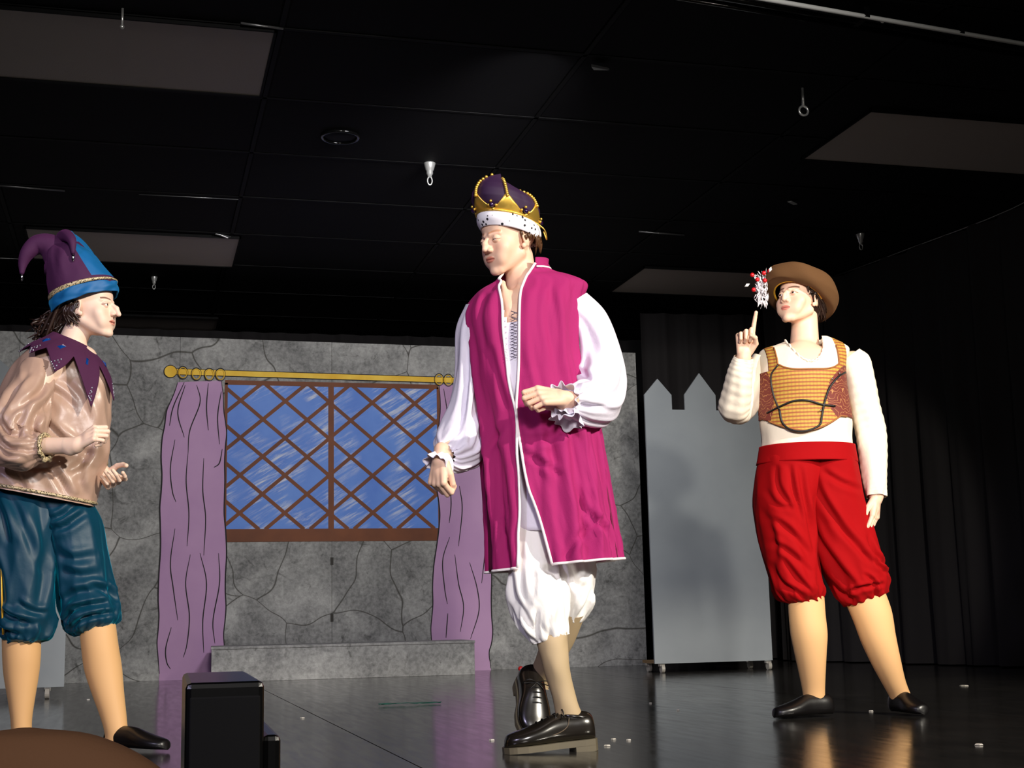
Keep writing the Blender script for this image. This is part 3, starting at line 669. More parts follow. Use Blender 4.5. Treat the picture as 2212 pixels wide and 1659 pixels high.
# castle cut-outs on castors
cg = mat('castle_grey', (128, 133, 136), .6, spec=.3, rgb2=(136, 141, 143), nscale=2)
def castle(x0, x1, y, zb, ztp, label, gaps, cas):
    t = empty('castle_flat', ((x0+x1)/2, y, 0), label=label, cat='scenery'); c = (x0+x1)/2; pts = [(x0-c, zb), (x1-c, zb)]
    for (a, b, s_, pk) in gaps[::-1]:  # merlons a..b, shoulder height s_, peak pk
        pts += [(b-c, ztp), (b-c, s_), ((a+b)/2-c, pk), (a-c, s_), (a-c, ztp)]
    # drop duplicated corners at the two outer sides
    slab('castle_board', pts, 0, .019, cg, t, bevel=.001)
    wd = mat('raw_plywood', (120, 96, 62), .7)
    box('base_board', (x0-c+.03, .02, zb), (x1-c-.03, .34, zb+.02), wd, t)
    for q in (x0-c+.06, x1-c-.10): slab('brace', [(q, zb), (q+.04, zb), (q+.04, 1.4), (q, 1.4)], .019, .06, wd, t)
    for qx, qy in cas:
        w = mat('caster_chrome', (200, 196, 188), .2, metal=.8)
        f = box('caster', (qx-.02, qy-.02, .045), (qx+.02, qy+.02, zb), w, t, bevel=.003)
        V, Fc = [], []
        for i in range(18):
            a = 2*math.pi*i/18
            for x_ in (-.012, .012): V.append((qx+x_, qy-.012+.030*math.cos(a), .030+.030*math.sin(a)))
        Fc = [tuple(range(0, 36, 2)), tuple(range(1, 36, 2))[::-1]]+[(2*i, (2*i+2) % 36, (2*i+3) % 36, 2*i+1) for i in range(18)]
        mesh('caster_wheel', V, Fc, mat('wheel_rubber', (150, 145, 135), .4), f, smooth=False)
    return t
k = .8
zz = lambda px, py, Y: on_y(px, py, Y)[2]
X = lambda px, py, Y: on_y(px, py, Y)[0]
YF = 9.6; xl, xr_ = 3.61, 4.535
m1 = (xl, X(1451, 860, YF), zz(1392, 852, YF), zz(1419, 818, YF)); m2 = (X(1479, 860, YF), X(1546, 860, YF), zz(1479, 852, YF), zz(1513, 806, YF)); m3 = (xr_-(m1[1]-m1[0]), xr_, m1[2], m1[3])
castle(xl, xr_, YF, .066, zz(1465, 885, YF), 'grey battlemented castle cut-out on castors beside the black drape', [m1, m2, m3], [(-.40, .03), (.41, -.03), (-.40, .30), (.41, .30)])
YL = 8.95; xe = X(138, 1490, YL)
w_ = .925; sh = on_y(40, 830, YL); pk = on_y(15, 775, YL)
castle(xe-w_, xe, YL, .066, pk[2]-.28, 'grey castle cut-out partly hidden behind the teal breeches at the left edge', [(xe-w_, xe-w_+.22, pk[2]-.10, pk[2]+.02), (xe-w_+.33, xe-w_+.59, pk[2]-.10, pk[2]+.02), (xe-.22, xe, pk[2]-.12, pk[2])], [(.37, -.03), (-.38, .03)])
# black drapes
dr = mat('black_drape', (20, 16, 17), .9, sheen=.15, sheenc=(90, 80, 80))
def drape(name, path, z0, z1, label, amp=.05, per=.30, seed=1, res=8):
    P = cr(np.array(path, float), 60); s_ = np.concatenate([[0], np.cumsum(np.linalg.norm(np.diff(P, axis=0), axis=1))]); n = int(s_[-1]/per*14); g = np.linspace(0, s_[-1], n)
    xx, yy = np.interp(g, s_, P[:, 0]), np.interp(g, s_, P[:, 1]); dx, dy = np.gradient(xx), np.gradient(yy); l = np.hypot(dx, dy); nx_, ny_ = -dy/l, dx/l
    rg = random.Random(seed); ph = np.cumsum(np.random.RandomState(seed).uniform(.6, 1.4, n))*g[1]/per*2*math.pi
    V = []; Fc = []; H = 14
    for h in range(H):
        v = h/(H-1); a = amp*(1.0-.55*v); w = a*np.sin(ph+.35*math.sin(3*v))*(.7+.3*np.sin(ph*.37+2))+a*.25*np.sin(2.3*ph+v)
        for i in range(n): V.append((xx[i]+nx_[i]*w[i], yy[i]+ny_[i]*w[i], z0+(z1-z0)*v))
    for h in range(H-1):
        for i in range(n-1): a = h*n+i; Fc.append((a, a+1, a+n+1, a+n))
    return mesh(name, V, Fc, dr, None, label=label, cat='curtain')
DR = drape('stage_drape', [(5.35, 11.2), (5.6, 10.2), (5.75, 9.3), (5.9, 8.2), (5.8, 7.0), (5.72, 6.3)], .01, ZC-.03, 'tall black stage drape hanging in folds along the right side', .07, .34, 3)
drape('stage_drape', [(-4.6, 13.2), (-1, 13.25), (3, 13.2), (5.2, 13.0), (6.5, 12.4)], .01, ZC-.03, 'black drape across the very back of the stage', .05, .3, 5)
drape('stage_drape', [(5.9, 11.6), (5.1, 11.7), (4.4, 11.75)], .01, ZC-.05, 'black drape panel hanging behind the grey castle beside the stone scenery', .05, .25, 7)
sweep('track', [(5.35, 11.2, ZC-.02), (5.6, 10.2, ZC-.02), (5.75, 9.3, ZC-.02), (5.9, 8.2, ZC-.02), (5.8, 7.0, ZC-.02), (5.72, 6.35, ZC-.02)], .014, gl, DR, res=4)
# floor litter
def litter(px, py, s_, label, col, seed):
    rg = random.Random(seed); p = on_z(px, py, 0)
    V = [(rg.uniform(.7, 1)*s_*math.cos(a), rg.uniform(.7, 1)*s_*math.sin(a), .001) for a in (0, 1.1, 2.2, 3.2, 4.3, 5.3)]; V += [(x*.8, y*.8, .005) for x, y, z in V]
    o = mesh('paper_scrap', V, [tuple(range(6))[::-1], tuple(range(6, 12))]+[(i, (i+1) % 6, (i+1) % 6+6, i+6) for i in range(6)], mat('scrap_'+'_'.join(map(str, col)), col, .6), None, smooth=False, label=label, cat='scrap', group='white scraps littering the stage floor'); o.location = (p[0], p[1], 0)
for i, (px, py, s_, lb) in enumerate([(653, 1552, .012, 'tiny white scrap on the floor right of the black box'), (1312, 1612, .014, 'white scrap on the floor just right of the black shoe heel'), (1325, 1598, .010, 'tiny white scrap behind the scrap by the shoe heel'),
    (1062, 1600, .014, 'white scrap on the floor left of the black lace-up shoes'), (1882, 1537, .012, 'small scrap on the floor between the two black slippers'), (2083, 1482, .03, 'flat grey scrap on the floor by the base of the right drape'), (190, 1512, .012, 'tiny white scrap on the floor behind the left calves'),
    (1405, 1520, .010, 'tiny scrap on the floor in the castle reflection'), (2115, 1610, .016, 'grey scrap on the floor at the lower right'), (1465, 1535, .008, 'tiny scrap right of centre in the castle reflection'), (1358, 1600, .010, 'tiny scrap on the dark floor between shoe and slipper')]): litter(px, py, s_, lb, (185, 180, 172), i)
p = on_z(885, 1523, 0); rg = random.Random(3)
its = []
for q in range(5):
    pts = [(-.15+.3*i/7+rg.uniform(-.01, .01), rg.uniform(-.035, .035), .006+rg.uniform(0, .006)) for i in range(8)]; its.append((pts, .0028, dict(n=5, res=4, flat=.4)))
t = multi('ribbon_scrap', its, mat('green_ribbon', (20, 84, 74), .4), None, label='crumpled dark green ribbon lying on the glossy floor', cat='ribbon'); t.location = (p[0], p[1], 0)
p = on_z(1125, 1450, 0); t = ball('red_ball', (p[0], p[1], .02), (.022, .022, .02), mat('red_foam', (170, 20, 12), .5), None, label='small red ball on the floor behind the raised shoe', cat='ball')
# ------------------------------------------------------------------ shared cloth and skin
SKIN = mat('skin_fair', (238, 196, 168), .48, spec=.4, sss=.12, tint=True)
tan = mat('tan_tights', (225, 176, 122), .55, spec=.3, sheen=.3, sheenc=(255, 230, 170))
beige = mat('beige_stocking', (186, 162, 126), .7, bump=.2, bscale=400, bdist=.0005)
hairm = mat('dark_hair', (42, 26, 20), .35, spec=.5)
def stack(S, rings, n=14, f=.9, k=.05, h=.6):
    C = cr([r[0] for r in rings], n); A = cr([r[1] for r in rings], n); B = cr([r[2] for r in rings], n)
    for i in range(n):
        st = np.linalg.norm(C[min(i+1, n-1)]-C[max(i-1, 0)]); S.ell(C[i], (max(np.linalg.norm(A[i])*f, .01), max(np.linalg.norm(B[i])*f, .01), max(st*1.3, .03)), None, k)
# ------------------------------------------------------------------ man in crown and magenta coat
K = Person(4.51, 1190, 1622, 'man in a purple and gold crown and long magenta sleeveless coat, looking down')
S = SDF(); P = K.P
hc = P(1098, 518, .03); Rk = rotm(-50, -14, 3)
coat_r = [K.ring(1050, 1236, 1346, 1206, .17, .02), K.ring(1048, 1150, 1336, 1150, .165, .02), K.ring(1042, 1060, 1322, 1060, .16, .02), K.ring(1036, 990, 1309, 985, .155, .02), K.ring(1028, 910, 1296, 905, .148, .02), K.ring(1017, 840, 1275, 835, .145, .02),
    K.ring(1007, 760, 1260, 755, .142, .02), K.ring(1002, 700, 1258, 680, .135, .02), K.ring(1006, 664, 1264, 640, .122, .03), K.ring(1022, 640, 1266, 612, .10, .035), K.ring(1048, 621, 1238, 596, .085, .04), K.ring(1070, 608, 1205, 589, .072, .04), K.ring(1080, 597, 1188, 580, .066, .04), K.ring(1082, 588, 1186, 574, .066, .04)]
stack(S, coat_r[4:9], 12, .72, .03)
S.ell(P(1165, 1060, .03), (.12, .09, .12), None, .04)
S.cone(P(1048, 690, .04), P(1228, 672, .04), .035, .035, .03)
S.cone(P(1130, 640, .045), hc+Rk@np.array((0, .035, -.06)), .056, .048, .018)
S.cone(P(1086, 612, -.02), P(1100, 665, -.075), .010, .008, .02); S.cone(P(1140, 570, .03), P(1108, 664, -.055), .010, .007, .03)
S.cone(P(1105, 668, -.055), P(1106, 705, -.065), .024, .022, .03)
# arms
S.cone(P(1036, 680, .03), P(1012, 905, .06), .045, .036, .02); S.cone(P(1012, 905, .06), P(962, 985, -.05), .038, .026, .02)
S.cone(P(1240, 668, .03), P(1300, 870, .02), .045, .038, .02); S.cone(P(1300, 870, .02), P(1216, 866, -.20), .038, .027, .02)
# legs
S.cone(P(1145, 1120, .0), P(1165, 1320, -.05), .058, .042, .03); S.cone(P(1168, 1325, -.06), P(1197, 1420, -.068), .038, .038, .02); S.cone(P(1198, 1420, -.068), P(1236, 1585, -.045), .038, .027, .02)
S.cone(P(1228, 1120, .06), P(1240, 1300, .05), .058, .045, .03); S.cone(P(1236, 1300, .05), P(1166, 1465, .205), .042, .028, .02)
hd = Head(S, hc, Rk, 1.0, nose=.95, lid=.0012, gaze=(-10, -30), cheek=.95)
w1 = P(951, 990, -.07); tip1 = hand(S, w1, P(943, 1060, -.09)-w1, (.62, .70, 0), (.6, -.7, .0), [(60, 95, 70)]*2+[(66, 98, 70)]*2, [(.85, .40, .25), (.85, -.05, .55), (.6, -.55, .6)], 1.0)
w2 = P(1218, 860, -.215); hand(S, w2, P(1150, 852, -.27)-w2, (.0, .85, -.55), (0, .5, .85), [(34, 88, 70), (38, 92, 70), (42, 95, 70), (46, 95, 70)], [(.85, .35, .45), (.95, -.1, .45), (.8, -.4, .5)], 1.0)
hb = (hc-np.array((.14, .15, .165)), hc+np.array((.14, .15, .16)), .0019)
fine = [hb, (*bbox(w1+(0, -.01, -.055), (.075, .085, .085)), .0022), (*bbox(w2+(-.05, -.02, 0), (.09, .075, .07)), .0022)]
bd = body_mesh('body', S, (P(900, 1640, -.5)*[1, 0, 1]+[0, -.5, -.02], np.array((.55, .5, 2.0)), .006), fine, SKIN, K.root, hd.tint(brow=(.72, .55, .42), lip=(.86, .50, .48)))
hd.build_eyes(K.root)
# shirt front and sleeves
lav = mat('pale_lavender_cotton', (232, 226, 240), .75, bump=.35, bscale=45, bdist=.004)
def shk(v, th): return (v[1] < 0) 
sh_r = [(c*[1, 1, 1], a*(.90 if c[2] > 1.1 else .70), b*(.87 if c[2] > 1.1 else .70)) for c, a, b in coat_r[1:11]]
nk = P(1106, 690, 0)
loft('shirt_front', sh_r, lav, K.root, M=120, N=90, disp=waves(5, .004, (5, 14), (0, 1.5)), solid=.002,
     keep=lambda p, u, t: not (p[1] < .0 and p[2] > nk[2]-.03 and abs(p[0]-nk[0]) < .012+(p[2]-nk[2]+.03)*.42))
its = []; 
for i in range(8):
    y = 672+i*13; a = P(1104, y, -.122); b = P(1117, y+5, -.122); its.append(([a, b], .0016, dict(n=5))); its.append(([P(1104, y+9, -.122), P(1117, y+3, -.122)], .0013, dict(n=5)))
multi('shirt_lacing', its, mat('grey_lace', (70, 60, 80), .6), K.root)
def path_rings(pts):
    """(centre, radius[, flatten]) along a path -> rings perpendicular to it"""
    Cc = [np.array(p[0], float) for p in pts]; out = []; u = None
    for i in range(len(Cc)):
        T = nrm(Cc[min(i+1, len(Cc)-1)]-Cc[max(i-1, 0)])
        if u is None: u = np.cross(T, (0, 1, 0)); 
        u = nrm(u-T*(u@T)); v = np.cross(T, u); out.append((Cc[i], u*pts[i][1], v*(pts[i][2] if len(pts[i]) > 2 else pts[i][1])))
    return out
def gather(seed, amp, n=16, pw=2.0, both=False):
    w = waves(seed, amp*.6, (n-5, n+5), (-.3, .3), 5); w2 = waves(seed+9, amp*1.1, (2, 5), (-1.1, 1.1), 6, sharp=1.3)
    return lambda u, th: w(u, th)*np.clip(u**pw+((1-u)**6 if both else 0), 0, 1)+w2(u, th)*np.sin(np.pi*np.clip(u, 0, 1))**.7
# left arm in the photo: hangs and billows at the wrist
sl1 = [(P(1040, 668, .03), .055, .055), (P(1025, 720, .035), .062, .07), (P(1018, 800, .045), .056, .072), (P(1010, 870, .05), .060, .08), (P(1004, 925, .04), .082, .085), (P(990, 970, .01), .086, .075), (P(972, 990, -.035), .055, .05), (P(962, 990, -.055), .036, .036)]
s1 = loft('sleeve', path_rings(sl1), lav, K.root, M=96, N=90, disp=gather(2, .009, 14))
sl2 = [(P(1236, 655, .03), .060, .06), (P(1268, 700, .04), .074, .078), (P(1289, 765, .035), .082, .086), (P(1292, 825, .01), .092, .095), (P(1284, 868, -.05), .088, .088), (P(1258, 872, -.11), .070, .075), (P(1232, 870, -.165), .050, .05), (P(1222, 869, -.185), .036, .036)]
s2 = loft('sleeve', path_rings(sl2), lav, K.root, M=96, N=90, disp=gather(7, .009, 15))
sculpt(s1, K, [([(1012, 740), (1010, 820), (1002, 900), (985, 950)], .010, .010), ([(1030, 850), (1024, 910), (1018, 970)], .010, .012), ([(1038, 880), (1036, 930), (1025, 985)], .008, .010), ([(1000, 930), (978, 950), (955, 975)], .010, .009), ([(1010, 960), (990, 975), (968, 985)], .008, .008)])
sculpt(s2, K, [([(1225, 800), (1255, 805), (1275, 830)], .012, .010), ([(1232, 850), (1262, 855), (1300, 850)], .010, .012), ([(1232, 880), (1270, 890), (1315, 885)], .010, .012), ([(1228, 868), (1250, 872), (1285, 872)], .008, .009), ([(1245, 700), (1250, 760), (1245, 800)], .012, .010)])
def ruffle(name, c, d, r0, r1, ln, n, amp, m, parent, seed=0):
    c = np.array(c); d = nrm(np.array(d, float)); u = nrm(np.cross(d, (0, 1, .3))); v = np.cross(d, u); V = []; Fc = []; M = 96; N = 8
    for i in range(N):
        t = i/(N-1)
        for j in range(M):
            a = 2*math.pi*j/M; r = r0+(r1-r0)*t**.8+amp*t*math.sin(n*a+seed+math.sin(3*a)); o = ln*t+amp*.7*t*math.cos(n*a*.5+seed); V.append(c+d*o+(u*math.cos(a)+v*math.sin(a))*r)
    for i in range(N-1):
        for j in range(M): Fc.append((i*M+j, i*M+(j+1) % M, (i+1)*M+(j+1) % M, (i+1)*M+j))
    return mesh(name, V, Fc, m, parent, solid=.0015)
ruffle('cuff_ruffle', P(961, 988, -.05), w1-P(1000, 960, .0)+np.array((0, 0, -.05)), .032, .050, .045, 9, .007, lav, K.root, 1)
ruffle('cuff_ruffle', P(1226, 868, -.175), w2-P(1250, 868, -.12), .033, .056, .042, 10, .008, lav, K.root, 3)
ruffle('cuff_ruffle', P(1232, 884, -.155), (-.25, -.35, -.7), .025, .052, .045, 8, .008, lav, K.root, 5)
# coat: open down the front
mag = mat('magenta_wool', (160, 17, 96), .85, sheen=.15, sheenc=(255, 90, 190), bump=.5, bscale=420, bdist=.0008)
wt = mat('white_piping', (250, 240, 240), .6)
edgeL = [(1236, 1115), (1150, 1116), (1060, 1117), (990, 1114), (910, 1112), (840, 1096), (760, 1086), (700, 1083), (664, 1080), (640, 1080), (621, 1079), (608, 1079), (597, 1084), (588, 1086)]
edgeR = [(1236, 1192), (1150, 1170), (1060, 1140), (990, 1124), (910, 1113), (840, 1118), (760, 1121), (700, 1122), (664, 1124), (640, 1130), (621, 1138), (608, 1145), (597, 1152), (588, 1158)]
Lc = []; Rc = []
for (c, a, b), (y1, x1), (y2, x2) in zip(coat_r, edgeL, edgeR):
    dy = c[1]-np.linalg.norm(b)*.95
    q = P(x1, y1, dy); cs = np.clip((q[0]-c[0])/a[0], -.97, .97); Lc.append(-math.acos(cs))
    q = P(x2, y1, dy); cs = np.clip((q[0]-c[0])/a[0], -.97, .97); Rc.append(-math.acos(cs))
Lc = np.array(Lc); Rc = np.array(Rc); uu = np.linspace(0, 1, len(Lc))
Ls = cr(Lc[:, None], 141)[:, 0]; Rs = cr(Rc[:, None], 141)[:, 0]; us = np.linspace(0, 1, 141)
def span(u): return (np.interp(u, us, Rs), np.interp(u, us, Ls)+2*math.pi)
fw = waves(11, .020, (5, 11), (-.35, .35), 6, sharp=1.2); fw2 = waves(12, .009, (6, 16), (-2.5, 2.5), 7, sharp=.7)
def cd_(u, th):
    e = 1.0
    return (fw(u, th)*(1-u)**1.1+fw2(u, th)*np.clip(1.05-u, .12, 1)*.8)+.004*np.sin(u*40+th*3)*(u > .4)*.5
coat, G = loft('coat', coat_r, mag, K.root, M=150, N=141, disp=cd_, span=span, solid=.004, grid=True)
sculpt(coat, K, [([(1240, 920), (1262, 1000), (1275, 1100), (1285, 1200)], .012, .012), ([(1270, 905), (1290, 1000), (1312, 1120), (1335, 1200)], .011, .012), ([(1130, 990), (1165, 1010), (1210, 1040)], .012, .009), ([(1245, 1060), (1260, 1110), (1305, 1150), (1320, 1190)], .013, .013),
    ([(1305, 1120), (1250, 1160), (1215, 1215)], .012, .009), ([(1000+90, 925), (1070, 960), (1048, 1000)], .013, .009), ([(1060, 760), (1075, 830), (1095, 900)], .014, .008), ([(1180, 620), (1200, 700), (1205, 790)], .016, .007), ([(1050, 640), (1040, 700), (1050, 770)], .013, .009),
    ([(1075, 1110), (1090, 1160), (1095, 1220)], .013, .010), ([(1240, 930), (1180, 960), (1125, 965)], .016, .010), ([(1150, 990), (1190, 1080), (1200, 1200)], .02, .007), ([(1062, 980), (1066, 1080), (1060, 1210)], .012, .008)])
def offs(pts, c0, d): return [p+nrm(p-c0)*d for p in pts]
for col in (0, -1): sweep('coat_piping', [G[i, col]+(0, -.002, 0) for i in range(0, 141, 2)], .0045, wt, coat, n=8)
sweep('coat_piping', [G[0, j]+(0, 0, -.001) for j in range(0, 150)], .0042, wt, coat, n=8)
# stand collar
Cn = coat_r[-1]; colr = [(Cn[0]+(0, 0, -.012), Cn[1]*1.02, Cn[2]*1.02), (Cn[0]+(0, 0, .006), Cn[1]*.98, Cn[2]*.98), (Cn[0]+(.0, .004, .022), Cn[1]*1.0, Cn[2]*1.0)]
_, G2 = loft('coat_collar', colr, mag, K.root, M=90, N=8, span=lambda u: span(1.0), solid=.004, grid=True)
sweep('collar_piping', [G2[0, j]+nrm(G2[0, j]-Cn[0])*.003 for j in range(0, 90)], .0035, wt, K.root, n=6)
# coat lining flashes seen below hem at the back
loft('coat_lining', [(c+(0, .01, 0), a*.97, b*.95) for c, a, b in coat_r[:4]], mat('dark_magenta_lining', (110, 12, 60), .8), K.root, M=80, N=20, span=lambda u: (-.35, math.pi+.35), solid=.002)
# breeches
cot = mat('white_cotton', (244, 240, 236), .7, bump=.35, bscale=40, bdist=.004)
def ringsxy(H, rows, ry): return [H.ring(a, y, b, y+dy, ry*(q if q else 1), d) for (y, a, b, dy, d, q) in rows]
bA = loft('breeches_leg', [K.ring(1105, 1100, 1195, 1100, .07, .01), K.ring(1094, 1180, 1200, 1180, .095, -.0), K.ring(1096, 1240, 1210, 1240, .098, -.02), K.ring(1096, 1285, 1226, 1270, .10, -.05), K.ring(1106, 1330, 1230, 1310, .092, -.06), K.ring(1120, 1360, 1228, 1338, .078, -.06), K.ring(1140, 1384, 1230, 1360, .058, -.065), K.ring(1152, 1392, 1228, 1370, .050, -.065)], cot, K.root, M=96, N=80, disp=gather(21, .010, 18, 3), cap=(False, True))
bB = loft('breeches_leg', [K.ring(1190, 1110, 1270, 1110, .075, .07), K.ring(1188, 1180, 1284, 1180, .10, .07), K.ring(1194, 1240, 1288, 1240, .10, .07), K.ring(1196, 1290, 1286, 1280, .095, .06), K.ring(1200, 1320, 1278, 1310, .085, .06), K.ring(1212, 1346, 1262, 1338, .06, .07), K.ring(1222, 1356, 1250, 1348, .04, .08)], cot, K.root, M=96, N=80, disp=gather(23, .010, 18, 3), cap=(False, True))
sculpt(bA, K, [([(1105, 1240), (1112, 1290), (1140, 1340), (1155, 1385)], .012, .012), ([(1135, 1200), (1150, 1250), (1150, 1300)], .014, .010), ([(1150, 1225), (1200, 1240), (1215, 1300)], .012, .010), ([(1160, 1310), (1158, 1350), (1165, 1388)], .009, .010), ([(1190, 1300), (1185, 1345), (1190, 1380)], .009, .008), ([(1100, 1300), (1120, 1345), (1145, 1385)], .009, .009)])
sculpt(bB, K, [([(1225, 1220), (1240, 1260), (1262, 1275)], .014, .012), ([(1280, 1270), (1265, 1310), (1240, 1345)], .010, .010)])
# stockings
loft('stocking', [K.ring(1156, 1375, 1226, 1365, .052, -.065), K.ring(1162, 1400, 1227, 1395, .054, -.068), K.ring(1172, 1440, 1230, 1436, .052, -.068), K.ring(1186, 1485, 1238, 1480, .044, -.06), K.ring(1198, 1530, 1250, 1522, .038, -.055), K.ring(1202, 1560, 1262, 1552, .037, -.05), K.ring(1205, 1582, 1272, 1575, .037, -.04)], beige, K.root, M=48, N=40, disp=waves(3, .0012, (2, 5), (2, 5)))
loft('stocking', path_rings([(P(1232, 1310, .04), .055), (P(1206, 1380, .12), .052), (P(1180, 1435, .18), .040), (P(1164, 1462, .205), .036), (P(1160, 1485, .205), .038)]), beige, K.root, M=48, N=40, disp=lambda u, th: .003*np.sin(u*90)*np.clip(u*3-2, 0, 1))
# shoes
lea = mat('black_shoe_leather', (20, 17, 14), .24, spec=.8, rgb2=(30, 25, 20), nscale=8, coat=.5)
sole = mat('grey_rubber_sole', (96, 88, 70), .55)
hl = P(1285, 1618, -.04); te = P(1090, 1628, -.11); hl[2] = .034; te[2] = .0155
shA, d, up, sd, L = shoe('shoe', hl, te, (0, 0, 1), .105, lea, K.root, ht=(.088,), sole=(sole, .015, .018))
def laces(hl, d, up, sd, L, par, hh=.088, s0=.36, s1=.62, n=5):
    its = []
    for i in range(n):
        a = s0+(s1-s0)*i/(n-1); z = hh*np.interp(a, [.28, .45, .62, .78], [1.02, .98, .78, .62])+.002
        its.append(([hl+d*L*a+sd*.026+up*(z-.012), hl+d*L*(a+.01)+up*z, hl+d*L*a-sd*.026+up*(z-.012)], .0024, dict(n=6, res=4)))
    a0 = hl+d*L*(s0-.0)+up*(hh*1.0+.002)
    for s_ in (1, -1):
        its.append(([a0, a0+sd*s_*.03+up*.012, a0+sd*s_*.045-up*.01, a0+sd*s_*.02-up*.004, a0], .0019, dict(n=6, res=4))); its.append(([a0, a0+sd*s_*.02+d*.02-up*.005, a0+sd*s_*.038+d*.03-up*.04], .0019, dict(n=6, res=4)))
    multi('shoe_laces', its, mat('black_lace', (14, 12, 11), .5), par)
laces(hl, d, up, sd, L, shA)
ov = []
for i in range(29):
    a = -math.pi*.5+2*math.pi*i/28; ov.append(hl+d*(L*.19+.048*math.cos(a))+sd*.034*math.sin(a)+up*(.076+.008*math.cos(a)))
sweep('shoe_opening', ov[:-1], .005, lea, shA, closed=True)
for s_ in (1, -1): sweep('shoe_seam', [hl+d*L*q+sd*s_*w_+up*z for q, w_, z in ((.30, .0385, .075), (.33, .041, .05), (.42, .043, .035), (.52, .044, .03), (.56, .040, .045), (.60, .030, .058))], .0016, mat('shoe_stitch', (90, 74, 56), .5), shA, res=4, n=6)
# raised shoe, toe down behind
h2 = P(1136, 1462, .25); t2 = P(1155, 1606, .10); t2[2] = max(t2[2], .03)
up2 = nrm(np.array((.30, -.85, .25)))
shB, d, up, sd, L = shoe('shoe', h2, t2, up2, .108, lea, K.root, ht=(.085,), sole=(sole, .013, .018))
laces(h2, d, up, sd, L, shB, .085)
# crown
H = hd.pt
def crown_pt(th, z, o=0.): # dome following a puffed profile
    zz_ = np.interp(z, [.030, .05, .075, .10, .13, .155, .175, .19], [.0, .0, 0, 0, 0, 0, 0, 0])
    r = np.interp(z, [.028, .045, .075, .10, .125, .15, .17, .185, .193, .196], [.97, 1.0, 1.02, 1.12, 1.15, 1.07, .90, .62, .32, .02])
    tilt = .22*math.cos(th+math.pi/2)  # front sits higher
    return H(((.083*r+o)*math.cos(th), .012+(.103*r+o)*math.sin(th), z-.040*math.sin(th)-.010))
pv = mat('purple_velvet', (40, 6, 50), .7, sheen=.3, sheenc=(110, 40, 140))
gold = mat('shiny_gold', (246, 202, 90), .38, metal=.85)
def crown_sheet(name, z0f, z1f, o, m, M=120, N=14, solid=0, puff=0):
    V = []; Fc = []
    for i in range(N):
        for j in range(M):
            th = 2*math.pi*j/M; z = z0f(th)+(z1f(th)-z0f(th))*i/(N-1); V.append(crown_pt(th, z, o+puff*abs(math.sin(th*2))*math.sin(math.pi*min(1, max(0, (z-.07)/.12)))))
    for i in range(N-1):
        for j in range(M): Fc.append((i*M+j, i*M+(j+1) % M, (i+1)*M+(j+1) % M, (i+1)*M+j))
    return mesh(name, V, Fc, m, K.root, solid=solid)
cap_ = crown_sheet('crown', lambda t: .06, lambda t: .196, -.003, pv, N=30, puff=.006)
m_, nt, b = node_mat('ermine'); g = nt.nodes.new('ShaderNodeTexCoord').outputs['Object']
vo = nt.nodes.new('ShaderNodeTexVoronoi'); vo.inputs['Scale'].default_value = 58; vo.inputs['Randomness'].default_value = .75; nt.links.new(g, vo.inputs['Vector'])
nt.links.new(ramp(nt, vo.outputs['Distance'], [(.0, (25, 22, 30)), (.24, (25, 22, 30)), (.31, (246, 244, 250))]).outputs[0], b.inputs['Base Color']); b.inputs['Roughness'].default_value = .8
V = []; Fc = []; M = 96; N = 12
for i in range(N):
    for j in range(M):
        th = 2*math.pi*j/M; t_ = i/(N-1); z = .020+.052*t_; V.append(crown_pt(th, z, .004+.006*math.sin(math.pi*t_)))
for i in range(N-1):
    for j in range(M): Fc.append((i*M+j, i*M+(j+1) % M, (i+1)*M+(j+1) % M, (i+1)*M+j))
eb = mesh('ermine_band', V, Fc, m_, cap_, solid=.004)
def spike(th):
    t_ = (th*6/(2*math.pi)) % 1; q = abs(t_-.5)*2; return .078+.060*(1-q)**1.4
crown_sheet('gold_plate', lambda t: .068, spike, .0035, gold, M=240, N=6, solid=.0015).parent = cap_
its = []
for k_ in range(6):
    th = 2*math.pi*(k_+.5)/6
    n0 = 0
    for z in np.linspace(.125, .193, 11): its.append(crown_pt(th, z, .006))
V = []; Fc = []
for c in its:
    v, f = sphere_data(c, .0058, 10, 7, len(V)); V += v; Fc += f
mesh('gold_beads', V, Fc, gold, cap_, kind='stuff')
sweep('crown_rim', [crown_pt(t_, .072, .006) for t_ in np.linspace(0, 2*math.pi, 64, endpoint=False)], .0035, gold, cap_, closed=True)
for k_ in range(6):
    th = 2*math.pi*k_/6+.0; c = crown_pt(th, .088, .008); ball('crown_gem', c, .0085, mat('crown_gem', (30, 8, 50), .08, spec=1), cap_, 12, 8)
    for a_ in (0, 1.57, 3.14, 4.71): 
        cc = crown_pt(th+.13*math.cos(a_), .088+.013*math.sin(a_), .006); ball('gold_stud', cc, .005, gold, cap_, 8, 6)
# hair at the nape
its = []; rg = random.Random(8)
for i in range(90):
    a = rg.uniform(-.35, math.pi+.35); z0 = rg.uniform(.0, .04); p0_ = H((.078*math.cos(a), .020+.096*math.sin(a), z0)); e = rg.uniform(.03, .065) if math.sin(a) > .3 else rg.uniform(.015, .03)
    its.append(([p0_, H((.080*math.cos(a), .022+.099*math.sin(a), z0-e*.5)), H(((.074)*math.cos(a), .022+.092*math.sin(a), z0-e))], [.005, .005, .001], dict(n=5, res=3)))
multi('hair', its, mat('brown_hair', (84, 54, 30), .4), K.root)
sweep('crown_cord', [H((.085, .06, .04)), H((.095, .085, .01)), H((.080, .10, -.02)), H((.07, .102, .01))], .002, gold, cap_, res=6)
